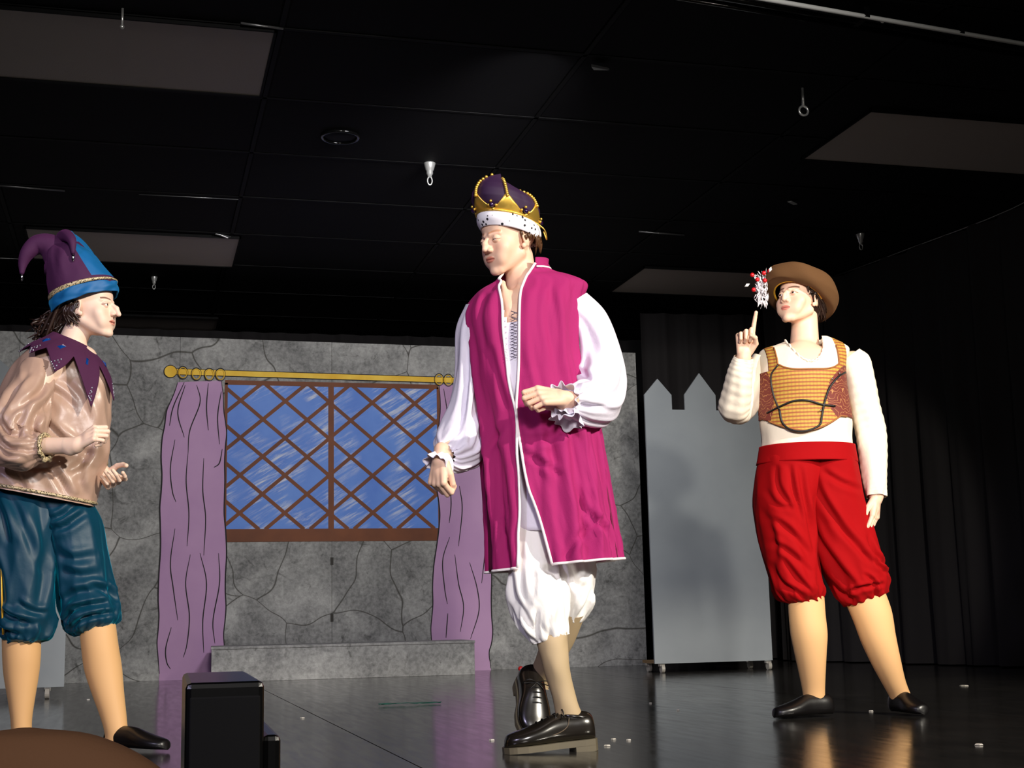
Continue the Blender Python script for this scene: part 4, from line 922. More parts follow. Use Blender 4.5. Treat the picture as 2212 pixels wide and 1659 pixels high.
# ------------------------------------------------------------------ person in the horned hat
J = Person(4.84, 285, 1615, 'person in a purple and blue horned hat, tan satin tunic and teal velvet breeches')
P = J.P; S = SDF(); hc = P(193, 667, .0); Rj = rotm(80, 2, 0)
tun = [J.ring(-42, 1050, 201, 1094, .145, -.01), J.ring(-45, 1000, 222, 1040, .14, -.005), J.ring(-38, 955, 236, 985, .125, 0), J.ring(-25, 905, 241, 920, .12, 0), J.ring(-2, 850, 239, 862, .115, 0), J.ring(22, 805, 235, 822, .11, 0), J.ring(42, 775, 228, 795, .10, 0), J.ring(66, 753, 215, 775, .085, 0), J.ring(92, 742, 200, 760, .07, 0)]
stack(S, tun[1:8], 12, .78, .04)
S.cone(P(108, 800, -.09), P(150, 800, .10), .045, .045, .05)
S.cone(P(146, 765, 0), hc+Rj@np.array((0, .038, -.06)), .050, .046, .02)
# near arm, far arm
S.cone(P(92, 815, -.12), P(30, 965, -.20), .042, .034, .02); S.cone(P(30, 965, -.20), P(165, 962, -.26), .034, .026, .015)
S.cone(P(165, 800, .12), P(150, 960, .16), .042, .034, .02); S.cone(P(150, 960, .16), P(222, 1020, .02), .034, .025, .015)
S.cone(P(60, 1100, -.02), P(50, 1370, -.05), .055, .035, .03); S.cone(P(50, 1370, -.05), P(48, 1580, -.06), .032, .024, .02)
S.cone(P(150, 1120, .03), P(205, 1350, .03), .055, .04, .03); S.cone(P(207, 1350, .03), P(252, 1590, .0), .036, .024, .02)
hd = Head(S, hc, Rj, .94, nose=1.34, lid=.0042, gaze=(6, 2), nosedrop=.8, lips=.95, mouth_open=.002, jaw=.95)
wn = P(166, 961, -.26); hand(S, wn, P(215, 928, -.28)-wn, (.35, .8, -.5), (-.1, -.1, .9), [(45, 85, 50), (50, 88, 50), (52, 90, 50), (56, 92, 55)], [(.8, .5, .35), (.95, .0, .35), (.9, -.3, .4)], .88)
wf = P(224, 1023, .02); hand(S, wf, P(264, 1056, -.04)-wf, (-.05, -.75, .45), (.6, -.1, .75), [(30, 35, 25), (46, 48, 35), (58, 58, 40), (64, 64, 45)], [(.55, .70, .55), (.8, .45, .35), (.95, .1, .3)], .90)
fine = [(hc-np.array((.14, .13, .15)), hc+np.array((.16, .13, .14)), .0019), (*bbox((wn+P(214, 930, -.28))/2, (.085, .08, .075)), .0022), (*bbox((wf+P(262, 1054, -.03))/2, (.075, .085, .075)), .0022)]
bd = body_mesh('body', S, (P(-90, 1640, 0)*[1, 0, 1]+[0, -.45, -.02], np.array((.30, .4, 1.75)), .006), fine, mat('skin_pale', (240, 206, 184), .48, spec=.4, sss=.12, tint=True), J.root, hd.tint(brow=(.22, .15, .13), lip=(.78, .46, .45)))
hd.build_eyes(J.root)
sat = mat('tan_satin', (178, 146, 128), .36, spec=.6, sheen=.2, sheenc=(255, 225, 205), bump=.25, bscale=22, bdist=.006)
fA = waves(31, .011, (2, 6), (-1.6, 1.6), 8, sharp=1.1); fB = waves(33, .004, (5, 12), (-2, 2), 6)
tunic, G = loft('tunic', tun, sat, J.root, M=140, N=120, disp=lambda u, th: fA(u, th)*np.clip(1.3-u, 0, 1)+fB(u, th), grid=True)
sculpt(tunic, J, [([(104, 845), (150, 862), (190, 900)], .018, .008), ([(150, 830), (190, 870), (215, 930)], .017, .007), ([(110, 910), (160, 960), (215, 990)], .016, .014), ([(20, 1010), (60, 1030), (90, 1070)], .014, .012), ([(120, 1000), (150, 1040), (170, 1080)], .016, .014), ([(215, 930), (200, 990), (170, 1030)], .016, .014), ([(60, 1000), (110, 1020), (150, 1010)], .013, .012), ([(195, 1000), (190, 1040), (196, 1080)], .014, .010), ([(10, 1020), (10, 1050), (25, 1065)], .012, .010)])
m_, nt, b = node_mat('gold_black_braid'); g = nt.nodes.new('ShaderNodeTexCoord').outputs['Object']
wv = nt.nodes.new('ShaderNodeTexVoronoi'); wv.inputs['Scale'].default_value = 190; nt.links.new(g, wv.inputs['Vector'])
nt.links.new(ramp(nt, wv.outputs['Distance'], [(.3, (20, 17, 14)), (.5, (200, 180, 140))]).outputs[0], b.inputs['Base Color']); b.inputs['Roughness'].default_value = .35; b.inputs['Metallic'].default_value = .1
sweep('hem_braid', [G[2, j]+nrm(G[2, j]-tun[0][0])*.002 for j in range(140)], .006, m_, tunic, closed=True, n=8)
slv = [(P(86, 792, -.09), .058, .06), (P(70, 840, -.125), .080, .075), (P(52, 890, -.16), .094, .085), (P(34, 935, -.185), .100, .088), (P(28, 968, -.21), .088, .08), (P(58, 972, -.235), .074, .068), (P(86, 968, -.24), .052, .05), (P(100, 966, -.245), .040, .040)]
def stretch_fold(seed, amp): 
    a = waves(seed, amp, (1, 4), (-2.2, 2.2), 7, sharp=.9); c = waves(seed+1, amp*.5, (8, 16), (-.4, .4), 5)
    return lambda u, th: a(u, th)*np.sin(np.pi*np.clip(u, 0, 1))**.5+c(u, th)*u**3
_, G1 = loft('sleeve', path_rings(slv), sat, J.root, M=110, N=110, disp=stretch_fold(41, .012), grid=True)
sculpt(bpy.data.objects[_.name], J, [([(100, 800), (85, 850), (40, 900)], .014, .014), ([(112, 820), (100, 870), (75, 930)], .013, .014), ([(60, 800), (30, 860), (5, 930)], .016, .012), ([(10, 900), (35, 940), (80, 950)], .013, .014), ([(0, 930), (40, 975), (85, 980)], .012, .014), ([(5, 960), (40, 990), (80, 995)], .010, .012), ([(70, 880), (55, 920), (60, 950)], .012, .012), ([(90, 900), (82, 930), (92, 955)], .010, .010)])
sweep('cuff_braid', [G1[-2, j]+nrm(G1[-2, j]-slv[-1][0])*.003 for j in range(110)], .007, m_, J.root, closed=True)
sweep('cuff_braid', [G1[-5, j]+nrm(G1[-5, j]-slv[-1][0])*.003 for j in range(110)], .004, m_, J.root, closed=True)
loft('sleeve', path_rings([(P(175, 800, .10), .055), (P(170, 860, .14), .075), (P(165, 920, .16), .078), (P(172, 965, .13), .07), (P(196, 995, .08), .05), (P(208, 1006, .055), .036)]), sat, J.root, M=80, N=60, disp=stretch_fold(43, .009))
sweep('cuff_braid', [P(212, 1008, .05)+.036*(math.cos(a)*nrm(np.array((.6, -.1, .75)))+math.sin(a)*nrm(np.array((.3, .9, -.1)))) for a in np.linspace(0, 6.28, 30, endpoint=False)], .006, m_, J.root, closed=True)
# pointed collar with gems
pc = mat('plum_felt', (66, 12, 56), .85, sheen=.15, sheenc=(150, 60, 150), bump=.4, bscale=350, bdist=.0008)
crs = [J.ring(122, 722, 189, 750, .058, .0), J.ring(108, 735, 200, 765, .085, .0), J.ring(78, 750, 222, 792, .125, .0), J.ring(50, 775, 238, 835, .155, .0), J.ring(36, 815, 246, 885, .17, .0), J.ring(28, 860, 250, 935, .175, .0)]
Cc = cr([r[0] for r in crs], 61); Aa = cr([r[1] for r in crs], 61); Bb = cr([r[2] for r in crs], 61); NP = 9; ph0 = .625
def collar_pt(th, t):
    q = ((th/(2*math.pi)*NP+ph0) % 1); zig = 1-abs(q-.5)*2
    fr = max(0, math.cos(th-R(-40)))  # longest at the chest
    ext = .42+.13*zig+.32*fr**3*zig
    v = t*ext*60; i = min(int(v), 59); f = v-i; g_ = lambda A: A[i]*(1-f)+A[i+1]*f
    c, a, b_ = g_(Cc), g_(Aa), g_(Bb); o = a*math.cos(th)+b_*math.sin(th); return c+o*(1+(.010+.004*math.sin(5*th+4*t))/np.linalg.norm(o))
V = []; Fc = []; M = 280; N = 24
for i in range(N):
    for j in range(M): V.append(collar_pt(2*math.pi*j/M, i/(N-1)))
for i in range(N-1):
    for j in range(M): Fc.append((i*M+j, i*M+(j+1) % M, (i+1)*M+(j+1) % M, (i+1)*M+j))
col = mesh('collar', V, Fc, pc, J.root, solid=.003)
gem_b = mat('blue_gem', (10, 60, 130), .08, spec=1, coat=1); gem_c = mat('silver_gem', (200, 200, 215), .12, metal=.8)
for i in range(NP):
    th = 2*math.pi*((i+.5-ph0)/NP)
    for t_, mm_, nn_, s_ in ((.88, gem_c, 'silver_bead_cluster', .017), (.50, gem_b, 'square_gem', .015)):
        c = collar_pt(th, t_); e1 = nrm(collar_pt(th+.05, t_)-c); e2 = nrm(collar_pt(th, t_+.03)-c); n_ = nrm(np.cross(e1, e2)); ctr = Cc[0]; n_ = n_ if n_@(c-ctr) > 0 else -n_
        if mm_ is gem_c: pts = [(-1, -.7), (1, -.7), (0, 1.1)]
        else: pts = [(0, -1.1), (1, 0), (0, 1.1), (-1, 0)]
        V = [c+e1*s_*a+e2*s_*b_+n_*.003 for a, b_ in pts]+[c+n_*.009]; k_ = len(pts)
        if mm_ is gem_c:
            V2, F2 = [], []
            for q in range(3):
                for w_ in np.linspace(0, 1, 4)[:-1]:
                    v_, f_ = sphere_data(V[q]*(1-w_)+V[(q+1) % 3]*w_, .0034, 8, 5, len(V2)); V2 += v_; F2 += f_
            mesh(nn_, V2, F2, mm_, col, kind='stuff')
        else: mesh(nn_, V, [(a, (a+1) % k_, k_) for a in range(k_)]+[tuple(range(k_))[::-1]], mm_, col, smooth=False)
# velvet breeches
vel = mat('teal_velvet', (0, 54, 76), .5, spec=.4, sheen=.9, sheenc=(10, 165, 195), bump=.25, bscale=14, bdist=.01)
legA = [J.ring(-30, 1030, 112, 1052, .075, .0), J.ring(-34, 1070, 128, 1080, .105, -.01), J.ring(-30, 1120, 124, 1130, .125, -.03), J.ring(-22, 1190, 122, 1200, .12, -.04), J.ring(-14, 1260, 120, 1260, .115, -.045), J.ring(-8, 1320, 120, 1315, .11, -.05), J.ring(-4, 1352, 121, 1345, .105, -.05), J.ring(2, 1378, 112, 1378, .09, -.05), J.ring(12, 1390, 90, 1388, .062, -.05)]
legB = [J.ring(66, 1046, 186, 1066, .08, .02), J.ring(72, 1084, 203, 1092, .105, .02), J.ring(96, 1130, 222, 1130, .12, .03), J.ring(112, 1200, 232, 1190, .115, .03), J.ring(122, 1260, 241, 1245, .11, .03), J.ring(128, 1310, 250, 1288, .105, .03), J.ring(132, 1340, 262, 1315, .10, .03), J.ring(140, 1366, 262, 1338, .09, .03), J.ring(160, 1376, 246, 1352, .06, .03)]
def brf(seed, amp):
    a = waves(seed, amp, (1, 4), (-1.3, 1.3), 7, sharp=1.0); c = waves(seed+1, amp*.9, (3, 8), (-2.5, 2.5), 6, sharp=.9); d_ = waves(seed+2, amp*.5, (12, 20), (-.3, .3), 5)
    return lambda u, th: a(u, th)*.8*np.clip(u*3, 0, 1)+c(u, th)*np.clip((u-.55)*2.6, 0, 1)+d_(u, th)*u**4
lA = loft('breeches_leg', legA, vel, J.root, M=120, N=110, disp=brf(51, .011), cap=(True, True))
lB = loft('breeches_leg', legB, vel, J.root, M=120, N=110, disp=brf(57, .011), cap=(True, True))
sculpt(lA, J, [([(5, 1075), (30, 1120), (45, 1180)], .016, .012), ([(30, 1075), (60, 1110), (90, 1180), (105, 1240)], .016, .010), ([(0, 1190), (20, 1240), (30, 1310)], .018, .012), ([(10, 1310), (50, 1335), (100, 1350)], .013, .014), ([(0, 1340), (30, 1362), (70, 1372)], .011, .012), ([(95, 1080), (110, 1160), (108, 1250), (100, 1320)], .014, .012), ([(60, 1300), (90, 1320), (115, 1325)], .012, .010)])
sculpt(lB, J, [([(130, 1150), (165, 1140), (200, 1110)], .014, .016), ([(130, 1130), (160, 1115), (185, 1090)], .012, .014), ([(135, 1190), (175, 1210), (225, 1200)], .018, .009), ([(150, 1345), (180, 1315), (245, 1300)], .011, .018), ([(160, 1362), (200, 1335), (255, 1322)], .010, .016), ([(145, 1300), (190, 1280), (240, 1275)], .016, .012), ([(205, 1260), (235, 1275), (255, 1300)], .012, .012), ([(150, 1230), (190, 1245), (230, 1240)], .018, .009)])
sweep('side_braid', [J.P(2, 1180, -.13), J.P(4, 1250, -.14), J.P(5, 1310, -.145), J.P(7, 1370, -.13)], .008, mat('gold_braid', (210, 160, 50), .4, metal=.4), J.root, res=5, flat=.4)
loft('tights_leg', [J.ring(6, 1380, 87, 1380, .062, -.05), J.ring(7, 1420, 86, 1420, .063, -.05), J.ring(10, 1460, 82, 1460, .058, -.05), J.ring(18, 1510, 74, 1510, .047, -.055), J.ring(24, 1555, 68, 1555, .038, -.06), J.ring(26, 1590, 68, 1590, .036, -.06)], tan, J.root, M=48, N=40)
loft('tights_leg', [J.ring(172, 1352, 248, 1342, .060, .03), J.ring(177, 1400, 254, 1390, .064, .03), J.ring(184, 1450, 262, 1440, .062, .03), J.ring(200, 1500, 267, 1495, .052, .02), J.ring(216, 1545, 272, 1540, .042, .01), J.ring(226, 1580, 276, 1575, .036, .0), J.ring(226, 1602, 284, 1596, .038, .0)], tan, J.root, M=48, N=40)
slp = mat('black_slipper', (14, 12, 13), .35, spec=.6, bump=.2, bscale=60)
h_, t_ = P(232, 1598, .02), P(362, 1643, -.10); h_[2] = .006; t_[2] = .006
so, d, up, sd, L = shoe('slipper', h_, t_, (0, 0, 1), .088, slp, J.root, ht=(.074,))
h_, t_ = P(28, 1605, -.05), P(140, 1640, -.16); h_[2] = .006; t_[2] = .006
so, d, up, sd, L = shoe('slipper', h_, t_, (0, 0, 1), .088, slp, J.root, ht=(.074,))
# horned hat
H = hd.pt
pf = mat('purple_velour', (62, 10, 60), .8, sheen=.25, sheenc=(140, 40, 140), bump=.35, bscale=30, bdist=.004)
bf = mat('azure_felt', (0, 92, 150), .6, sheen=.5, sheenc=(60, 180, 240))
hat = [J.ring(114, 668, 252, 612, .098, .0), J.ring(108, 642, 248, 602, .104, .0), J.ring(104, 620, 238, 590, .105, .0), J.ring(103, 595, 222, 572, .10, .0), J.ring(102, 570, 205, 552, .09, .0), J.ring(104, 548, 188, 538, .075, .0), J.ring(112, 534, 170, 528, .045, .0), J.ring(124, 528, 158, 526, .02, .0)]
hat[0] = (hat[0][0], hat[0][1], hat[0][2]*.96)
ht_, GH = loft('hat', hat, [pf, bf], J.root, M=120, N=60, disp=lambda u, th: waves(61, .006, (2, 6), (-1.5, 1.5), 6, sharp=1.2)(u, th)*u, cap=(False, True), solid=.003, grid=True)
M_ = 120
for f_ in ht_.data.polygons:
    i, j = f_.index//M_, f_.index % M_; th = 360*j/M_
    if i > 10 and (th > 300 or th < 22) and i < 60: f_.material_index = 1
br_ = [(r_[0], r_[1]*1.035, r_[2]*1.035) for r_ in (J.ring(116, 680, 251, 632, .098, .0), J.ring(113, 668, 252, 622, .100, 0), J.ring(113, 652, 250, 610, .100, 0))]
loft('hat_brim', br_, bf, ht_, M=110, N=14, disp=waves(63, .004, (5, 12), (-1, 1)), solid=.004)
def band(off_u, rad, m, nm):
    i = off_u; C_ = GH[i].mean(0); sweep(nm, [GH[i, j]+nrm(GH[i, j]-C_)*.004 for j in range(M_)], rad, m, ht_, closed=True, n=8)
BV = []; BFc = []
for a_, i in enumerate((4, 5, 7, 8)):
    C_ = GH[i].mean(0); BV += [GH[i, j]+nrm(GH[i, j]-C_)*(.0045 if 0 < a_ < 3 else .001) for j in range(M_)]
for i in range(3):
    for j in range(M_): BFc.append((i*M_+j, i*M_+(j+1) % M_, (i+1)*M_+(j+1) % M_, (i+1)*M_+j))
mesh('hat_braid', BV, BFc, m_, ht_, solid=.002)
# horns: one curling back to the left, one standing curled over
sweep('horn', [P(140, 575, .0), P(128, 552, -.0), P(105, 532, -.01), P(80, 530, -.02), P(60, 546, -.03), P(50, 568, -.03), P(47, 592, -.03)], [.075, .060, .046, .036, .026, .017, .007], pf, ht_, n=24, res=7)
sweep('horn', [P(160, 560, .02), P(146, 530, .03), P(138, 514, .0), P(146, 510, -.05), P(156, 522, -.09), P(158, 548, -.10)], [.06, .042, .028, .022, .015, .006], pf, ht_, n=22, res=7)
o = sweep('horn', [P(175, 560, .04), P(160, 532, .05), P(150, 508, .05), P(160, 520, .02), P(172, 545, .0)], [.05, .040, .018, .014, .006], bf, ht_, n=20, res=7)
for q in ((47, 598, -.03), (158, 556, -.10)):
    lathe('bell_tip', [(.004, .012), (.006, 0), (.004, -.012), (.001, -.016)][::-1], mat('silver_tip', (220, 220, 225), .15, metal=1), ht_, 10).location = tuple(P(*q))
# hair
its = []; rg = random.Random(18)
for i in range(130):
    x = rg.uniform(-.076, .076); yb = rg.uniform(.02, .10); a0 = H((x, yb, rg.uniform(-.01, .03))); e_ = P(rg.uniform(85, 125), rg.uniform(700, 745), rg.uniform(-.03, .05))
    if i < 70: its.append(([a0, a0*.6+e_*.4+(0, 0, .01), a0*.25+e_*.75+(-.005, 0, -.01), e_], [.007, .007, .005, .001], dict(n=5, res=4)))
    else:
        sd_ = rg.choice((-1, 1)); a0 = H((sd_*.074, rg.uniform(.005, .055), rg.uniform(-.005, .02))); its.append(([a0, H((sd_*.078, rg.uniform(.02, .07), -.03)), H((sd_*rg.uniform(.055, .07), rg.uniform(.0, .09), rg.uniform(-.075, -.045)))], [.006, .005, .0012], dict(n=5, res=4)))
for i in range(60):
    c = P(rg.uniform(82, 118), rg.uniform(680, 735), rg.uniform(-.03, .04)); its.append(([c, c+np.array((rg.uniform(-.03, .01), rg.uniform(-.02, .02), rg.uniform(-.02, .02))), c+np.array((rg.uniform(-.05, .0), rg.uniform(-.02, .02), rg.uniform(-.05, .01)))], [.005, .005, .001], dict(n=5, res=3)))
multi('hair', its, hairm, J.root)
# ------------------------------------------------------------------ person in the beret
Q = Person(5.63, 1800, 1550, 'person in a brown beret, patterned bodice and red knee breeches, pointing one finger up')
P = Q.P; S = SDF(); hc = P(1727, 648, .02); Rq = rotm(-47, 9, 0)
tor = [Q.ring(1642, 985, 1846, 980, .145, 0), Q.ring(1644, 950, 1842, 945, .142, 0), Q.ring(1644, 915, 1836, 910, .138, 0), Q.ring(1644, 870, 1828, 865, .138, -.005), Q.ring(1642, 830, 1822, 822, .142, -.012), Q.ring(1640, 795, 1822, 788, .135, -.008), Q.ring(1640, 772, 1830, 764, .11, .0), Q.ring(1648, 757, 1828, 750, .09, .012), Q.ring(1672, 748, 1808, 738, .072, .02), Q.ring(1688, 742, 1786, 728, .062, .025)]
stack(S, tor[1:7], 14, .92, .02)
S.ell(P(1733, 775, -.015), (.085, .085, .075), None, .03)
S.cone(P(1738, 750, .03), hc+Rq@np.array((0, .04, -.06)), .060, .052, .03)
S.cone(P(1684, 800, .03), P(1792, 796, .03), .03, .03, .03)
S.cone(P(1645, 790, .02), P(1590, 893, .02), .050, .042, .02); S.cone(P(1590, 893, .02), P(1606, 775, -.16), .042, .029, .02)
S.cone(P(1842, 785, .02), P(1880, 930, .05), .052, .042, .02); S.cone(P(1880, 930, .05), P(1893, 1068, -.03), .042, .029, .02)
S.cone(P(1700, 1050, .0), P(1735, 1290, .0), .09, .065, .03); S.cone(P(1740, 1290, .0), P(1760, 1510, .02), .055, .032, .02)
S.cone(P(1790, 1050, .02), P(1860, 1290, .02), .09, .065, .03); S.cone(P(1865, 1290, .02), P(1944, 1500, .06), .055, .032, .02)
hd = Head(S, hc, Rq, 1.0, nose=.75, lid=.0032, gaze=(-6, 0), jaw=1.05, lips=1.35, cheek=1.2)
wr = P(1607, 768, -.17); up_ = P(1612, 700, -.19)-wr
hand(S, wr, up_, (.15, -.95, .1), (.95, .2, .1), [(4, 6, 4), (70, 95, 60), (74, 95, 60), (76, 95, 60)], [(.75, .35, .55), (.7, -.35, .65), (.3, -.75, .5)], 1.0)
wl_ = P(1893, 1074, -.03); hand(S, wl_, P(1888, 1130, -.05)-wl_, (-.6, .35, 0), (-.55, -.8, 0), [(14, 22, 14), (16, 26, 16), (18, 28, 18), (20, 28, 18)], [(.9, .35, .35), (.98, .05, .25), (1, -.05, .2)], .98)
fine = [(hc-np.array((.13, .14, .16)), hc+np.array((.13, .14, .13)), .0020), (*bbox(wr+(0, .0, .085), (.075, .08, .105)), .0022), (*bbox(wl_+(0, 0, -.085), (.075, .08, .11)), .0022)]
bd = body_mesh('body', S, (P(1500, 1570, 0)*[1, 0, 1]+[0, -.42, -.02], P(1960, 580, 0)*[1, 0, 1]+[.15, .35, .0], .006), fine, SKIN, Q.root, hd.tint(brow=(.22, .16, .13), lip=(.86, .45, .48)))
hd.build_eyes(Q.root)
crm = mat('cream_crepe', (240, 226, 205), .75, bump=.35, bscale=55, bdist=.003)
nc = P(1733, 735, 0)
def neck_cut(rad, drop):
    cx, cz = nc[0], P(1733, drop, 0)[2]
    return lambda p, u, t: not (((p[0]-cx)/rad)**2+((p[2]-(cz+.115))/.150)**2 < 1 and p[1] < .06) 
blouse, GB = loft('blouse', [(c, a*(1.03 if i_ > 1 else .97), b*(1.04 if i_ > 1 else .96)) for i_, (c, a, b) in enumerate(tor)], crm, Q.root, M=160, N=150, disp=waves(71, .004, (3, 12), (-2, 2), 8), keep=neck_cut(.078, 776), solid=.002, grid=True)
# neckline ruffle follows the cut
cx, cz = nc[0], P(1733, 776, 0)[2]; nl = []
def surf(x, z, rings, k_=1.0, front=True):
    """point on the garment front at x, z"""
    C_ = cr([r[0] for r in rings], 80); A_ = cr([r[1] for r in rings], 80); B_ = cr([r[2] for r in rings], 80); i = int(np.argmin(np.abs(C_[:, 2]-z)))
    a = A_[i][0]*k_; cs = max(-.98, min(.98, (x-C_[i][0])/a)); s_ = math.sqrt(1-cs*cs); return np.array((x, C_[i][1]-B_[i][1]*k_*s_, z))
for a in np.linspace(math.pi*1.08, math.pi*1.92, 34):
    x, z = cx+.078*math.cos(a), cz+.115+.150*math.sin(a); nl.append(surf(x, min(z, tor[9][0][2]), tor, 1.05))
sweep('neck_ruffle', [p+np.array((0, -.002*math.cos(i*2.2), .003*math.sin(i*2.6))) for i, p in enumerate(nl)], .0045, crm, blouse, n=8, res=3)
# bodice: front panel, side panels and straps
def bodice_mat(name, a, b_, stripe):
    m, nt, b = node_mat(name); g = nt.nodes.new('ShaderNodeTexCoord').outputs['Object']
    w = nt.nodes.new('ShaderNodeTexWave'); w.bands_direction = 'Z'; w.inputs['Scale'].default_value = stripe[0]; w.inputs['Distortion'].default_value = stripe[1]; w.inputs['Detail'].default_value = 2; w.inputs['Detail Scale'].default_value = stripe[2]
    nt.links.new(g, w.inputs['Vector']); c = ramp(nt, w.outputs[0], [(.25, a), (.55, b_)] if stripe[1] < 2 else [(.35, a), (.5, b_), (.62, a)]).outputs[0]
    if stripe[1] < 2:
        w2 = nt.nodes.new('ShaderNodeTexWave'); w2.bands_direction = 'X'; w2.inputs['Scale'].default_value = 22; w2.inputs['Distortion'].default_value = .5; nt.links.new(g, w2.inputs['Vector'])
        c = mixc(nt, ramp(nt, w2.outputs[0], [(.5, (0, 0, 0, 1)), (.7, (.22, .22, .22, 1))]).outputs[0], c, lin((112, 78, 40)))
    nt.links.new(c, b.inputs['Base Color']); b.inputs['Roughness'].default_value = .7; return m
bmA = bodice_mat('striped_ochre_brocade', (160, 84, 44), (192, 152, 60), (21, .6, 3)); bmB = bodice_mat('rust_paisley_brocade', (112, 44, 34), (196, 140, 84), (9, 9, 2.2))
zb = P(1740, 940, 0)[2]; zn = P(1733, 812, 0)[2]; xl_, xr_ = P(1668, 800, 0)[0], P(1800, 800, 0)[0]; xc = P(1722, 900, 0)[0]
def bod_keep(p, u, t):
    if p[2] < zb+.060*min(1, abs(p[0]-xc)/.15)**1.8+(.0 if p[1] < 0 else .03): return False
    w = (xr_-xl_)/2; m0 = (xl_+xr_)/2; q = abs(p[0]-m0)/w
    if q < 1 and p[2] > zn+.03*q**4: return False
    if abs(p[0]-(tor[6][0][0])) > .163 and p[2] > P(1700, 810, 0)[2]: return False
    return True
bod, GD = loft('bodice', [(c, a*1.06, b*1.09) for c, a, b in tor], [bmA, bmB], Q.root, M=240, N=200, keep=bod_keep, solid=.003, grid=True)
xs1, xs2 = P(1662, 880, 0)[0], P(1775, 880, 0)[0]
VV = np.array([v.co[:] for v in bod.data.vertices])
for f_ in bod.data.polygons:
    c = VV[list(f_.vertices)].mean(0); zt_ = P(1700, 815, 0)[2]
    if c[1] < 0 and c[2] < zt_+.03:
        bend = .055*((c[2]-(zt_-.10))/.10)**2
        if c[0] > xs2+bend-.01 or c[0] < xs1-bend*.3: f_.material_index = 1
blk = mat('black_cord', (14, 10, 12), .5)
def on_b(pts, off=.005): return [surf(*(P(x, y, 0)[[0, 2]]), [(c, a*1.06, b*1.09) for c, a, b in tor])+np.array((0, -off, 0)) for x, y in pts]
sweep('bodice_cord', on_b([(1668, 800), (1655, 822), (1660, 860), (1672, 895)]), .0035, blk, bod, res=6)
sweep('bodice_cord', on_b([(1816, 812), (1795, 826), (1775, 850), (1764, 880), (1758, 910), (1752, 930), (1722, 942), (1694, 938), (1678, 922), (1672, 895)]), .0042, blk, bod, res=6)
sweep('bodice_cord', on_b([(1650, 898), (1672, 888), (1700, 878), (1728, 878), (1758, 886), (1788, 888)]), .0042, blk, bod, res=6)
for x, y in ((1798, 818), (1780, 832), (1755, 899)): ball('silver_bead', on_b([(x, y)], .010)[0], .0045, mat('silver_tip', (220, 220, 225), .15, metal=1), bod, 8, 6)
rb_ = [(c, a*1.06, b*1.09) for c, a, b in tor]; w_ = (xr_-xl_)/2; m0_ = (xl_+xr_)/2; zs_ = P(1700, 757, 0)[2]; q_ = []
for x in np.linspace(-1, 1, 25): q_.append((m0_+w_*x, zn+.03*abs(x)**4))
q_ = [(m0_-w_, z) for z in np.linspace(zs_, zn+.04, 6)]+q_+[(m0_+w_, z) for z in np.linspace(zn+.04, zs_, 6)]
edge = mat('rust_binding', (150, 92, 44), .7)
sweep('bodice_binding', [surf(x, z, rb_)+np.array((0, -.001, 0)) for x, z in q_], .0034, edge, bod)
sweep('bodice_binding', [surf(x, zb+.060*min(1, abs(x-xc)/.15)**1.8, rb_)+np.array((0, -.001, 0)) for x in np.linspace(P(1652, 900, 0)[0], P(1818, 900, 0)[0], 40)], .0034, edge, bod)
# sleeves
slR = [(P(1655, 780, .02), .062, .06), (P(1640, 810, .02), .066, .065), (P(1615, 855, .02), .066, .065), (P(1592, 885, .01), .066, .064), (P(1586, 880, -.04), .064, .06), (P(1592, 845, -.09), .058, .056), (P(1598, 805, -.135), .050, .05), (P(1604, 782, -.155), .044, .044), (P(1606, 771, -.165), .038, .038)]
loft('sleeve', path_rings(slR), crm, Q.root, M=96, N=120, disp=lambda u, th: waves(81, .004, (2, 6), (-3, 3), 6)(u, th)+.0011*np.sin(u*120+2*np.sin(th))*np.clip(np.sin(u*3.1), 0, 1))
slL = [(P(1834, 770, .02), .052, .055), (P(1846, 785, .02), .068, .066), (P(1858, 830, .03), .066, .066), (P(1868, 880, .04), .061, .062), (P(1880, 930, .045), .062, .06), (P(1886, 980, .02), .058, .056), (P(1890, 1030, -.01), .050, .05), (P(1892, 1060, -.025), .044, .044), (P(1893, 1073, -.03), .040, .040)]
loft('sleeve', path_rings(slL), crm, Q.root, M=96, N=120, disp=lambda u, th: waves(83, .004, (2, 6), (-3, 3), 6)(u, th)+.0011*np.sin(u*130+2*np.sin(th))*np.clip(np.sin(u*3.1), 0, 1))
# breeches
red = mat('crimson_cloth', (150, 0, 5), .85, spec=.15, sheen=.08, sheenc=(255, 60, 60), bump=.3, bscale=30, bdist=.004)
bw = loft('waistband', [Q.ring(1634, 1004, 1852, 1000, .166, 0), Q.ring(1638, 985, 1849, 980, .160, 0), Q.ring(1640, 966, 1846, 962, .157, 0)], red, Q.root, M=96, N=12, disp=waves(91, .002, (3, 7), (-1, 1)), solid=.003)
rA = [Q.ring(1652, 972, 1770, 972, .12, .0), Q.ring(1640, 992, 1780, 992, .145, .0), Q.ring(1632, 1025, 1790, 1025, .15, .0), Q.ring(1628, 1080, 1778, 1080, .15, .0), Q.ring(1634, 1140, 1768, 1140, .14, .0), Q.ring(1646, 1200, 1770, 1200, .13, .0), Q.ring(1660, 1255, 1778, 1250, .12, .0), Q.ring(1668, 1282, 1784, 1275, .112, .0), Q.ring(1680, 1298, 1780, 1290, .09, .0), Q.ring(1700, 1304, 1776, 1298, .066, .0)]
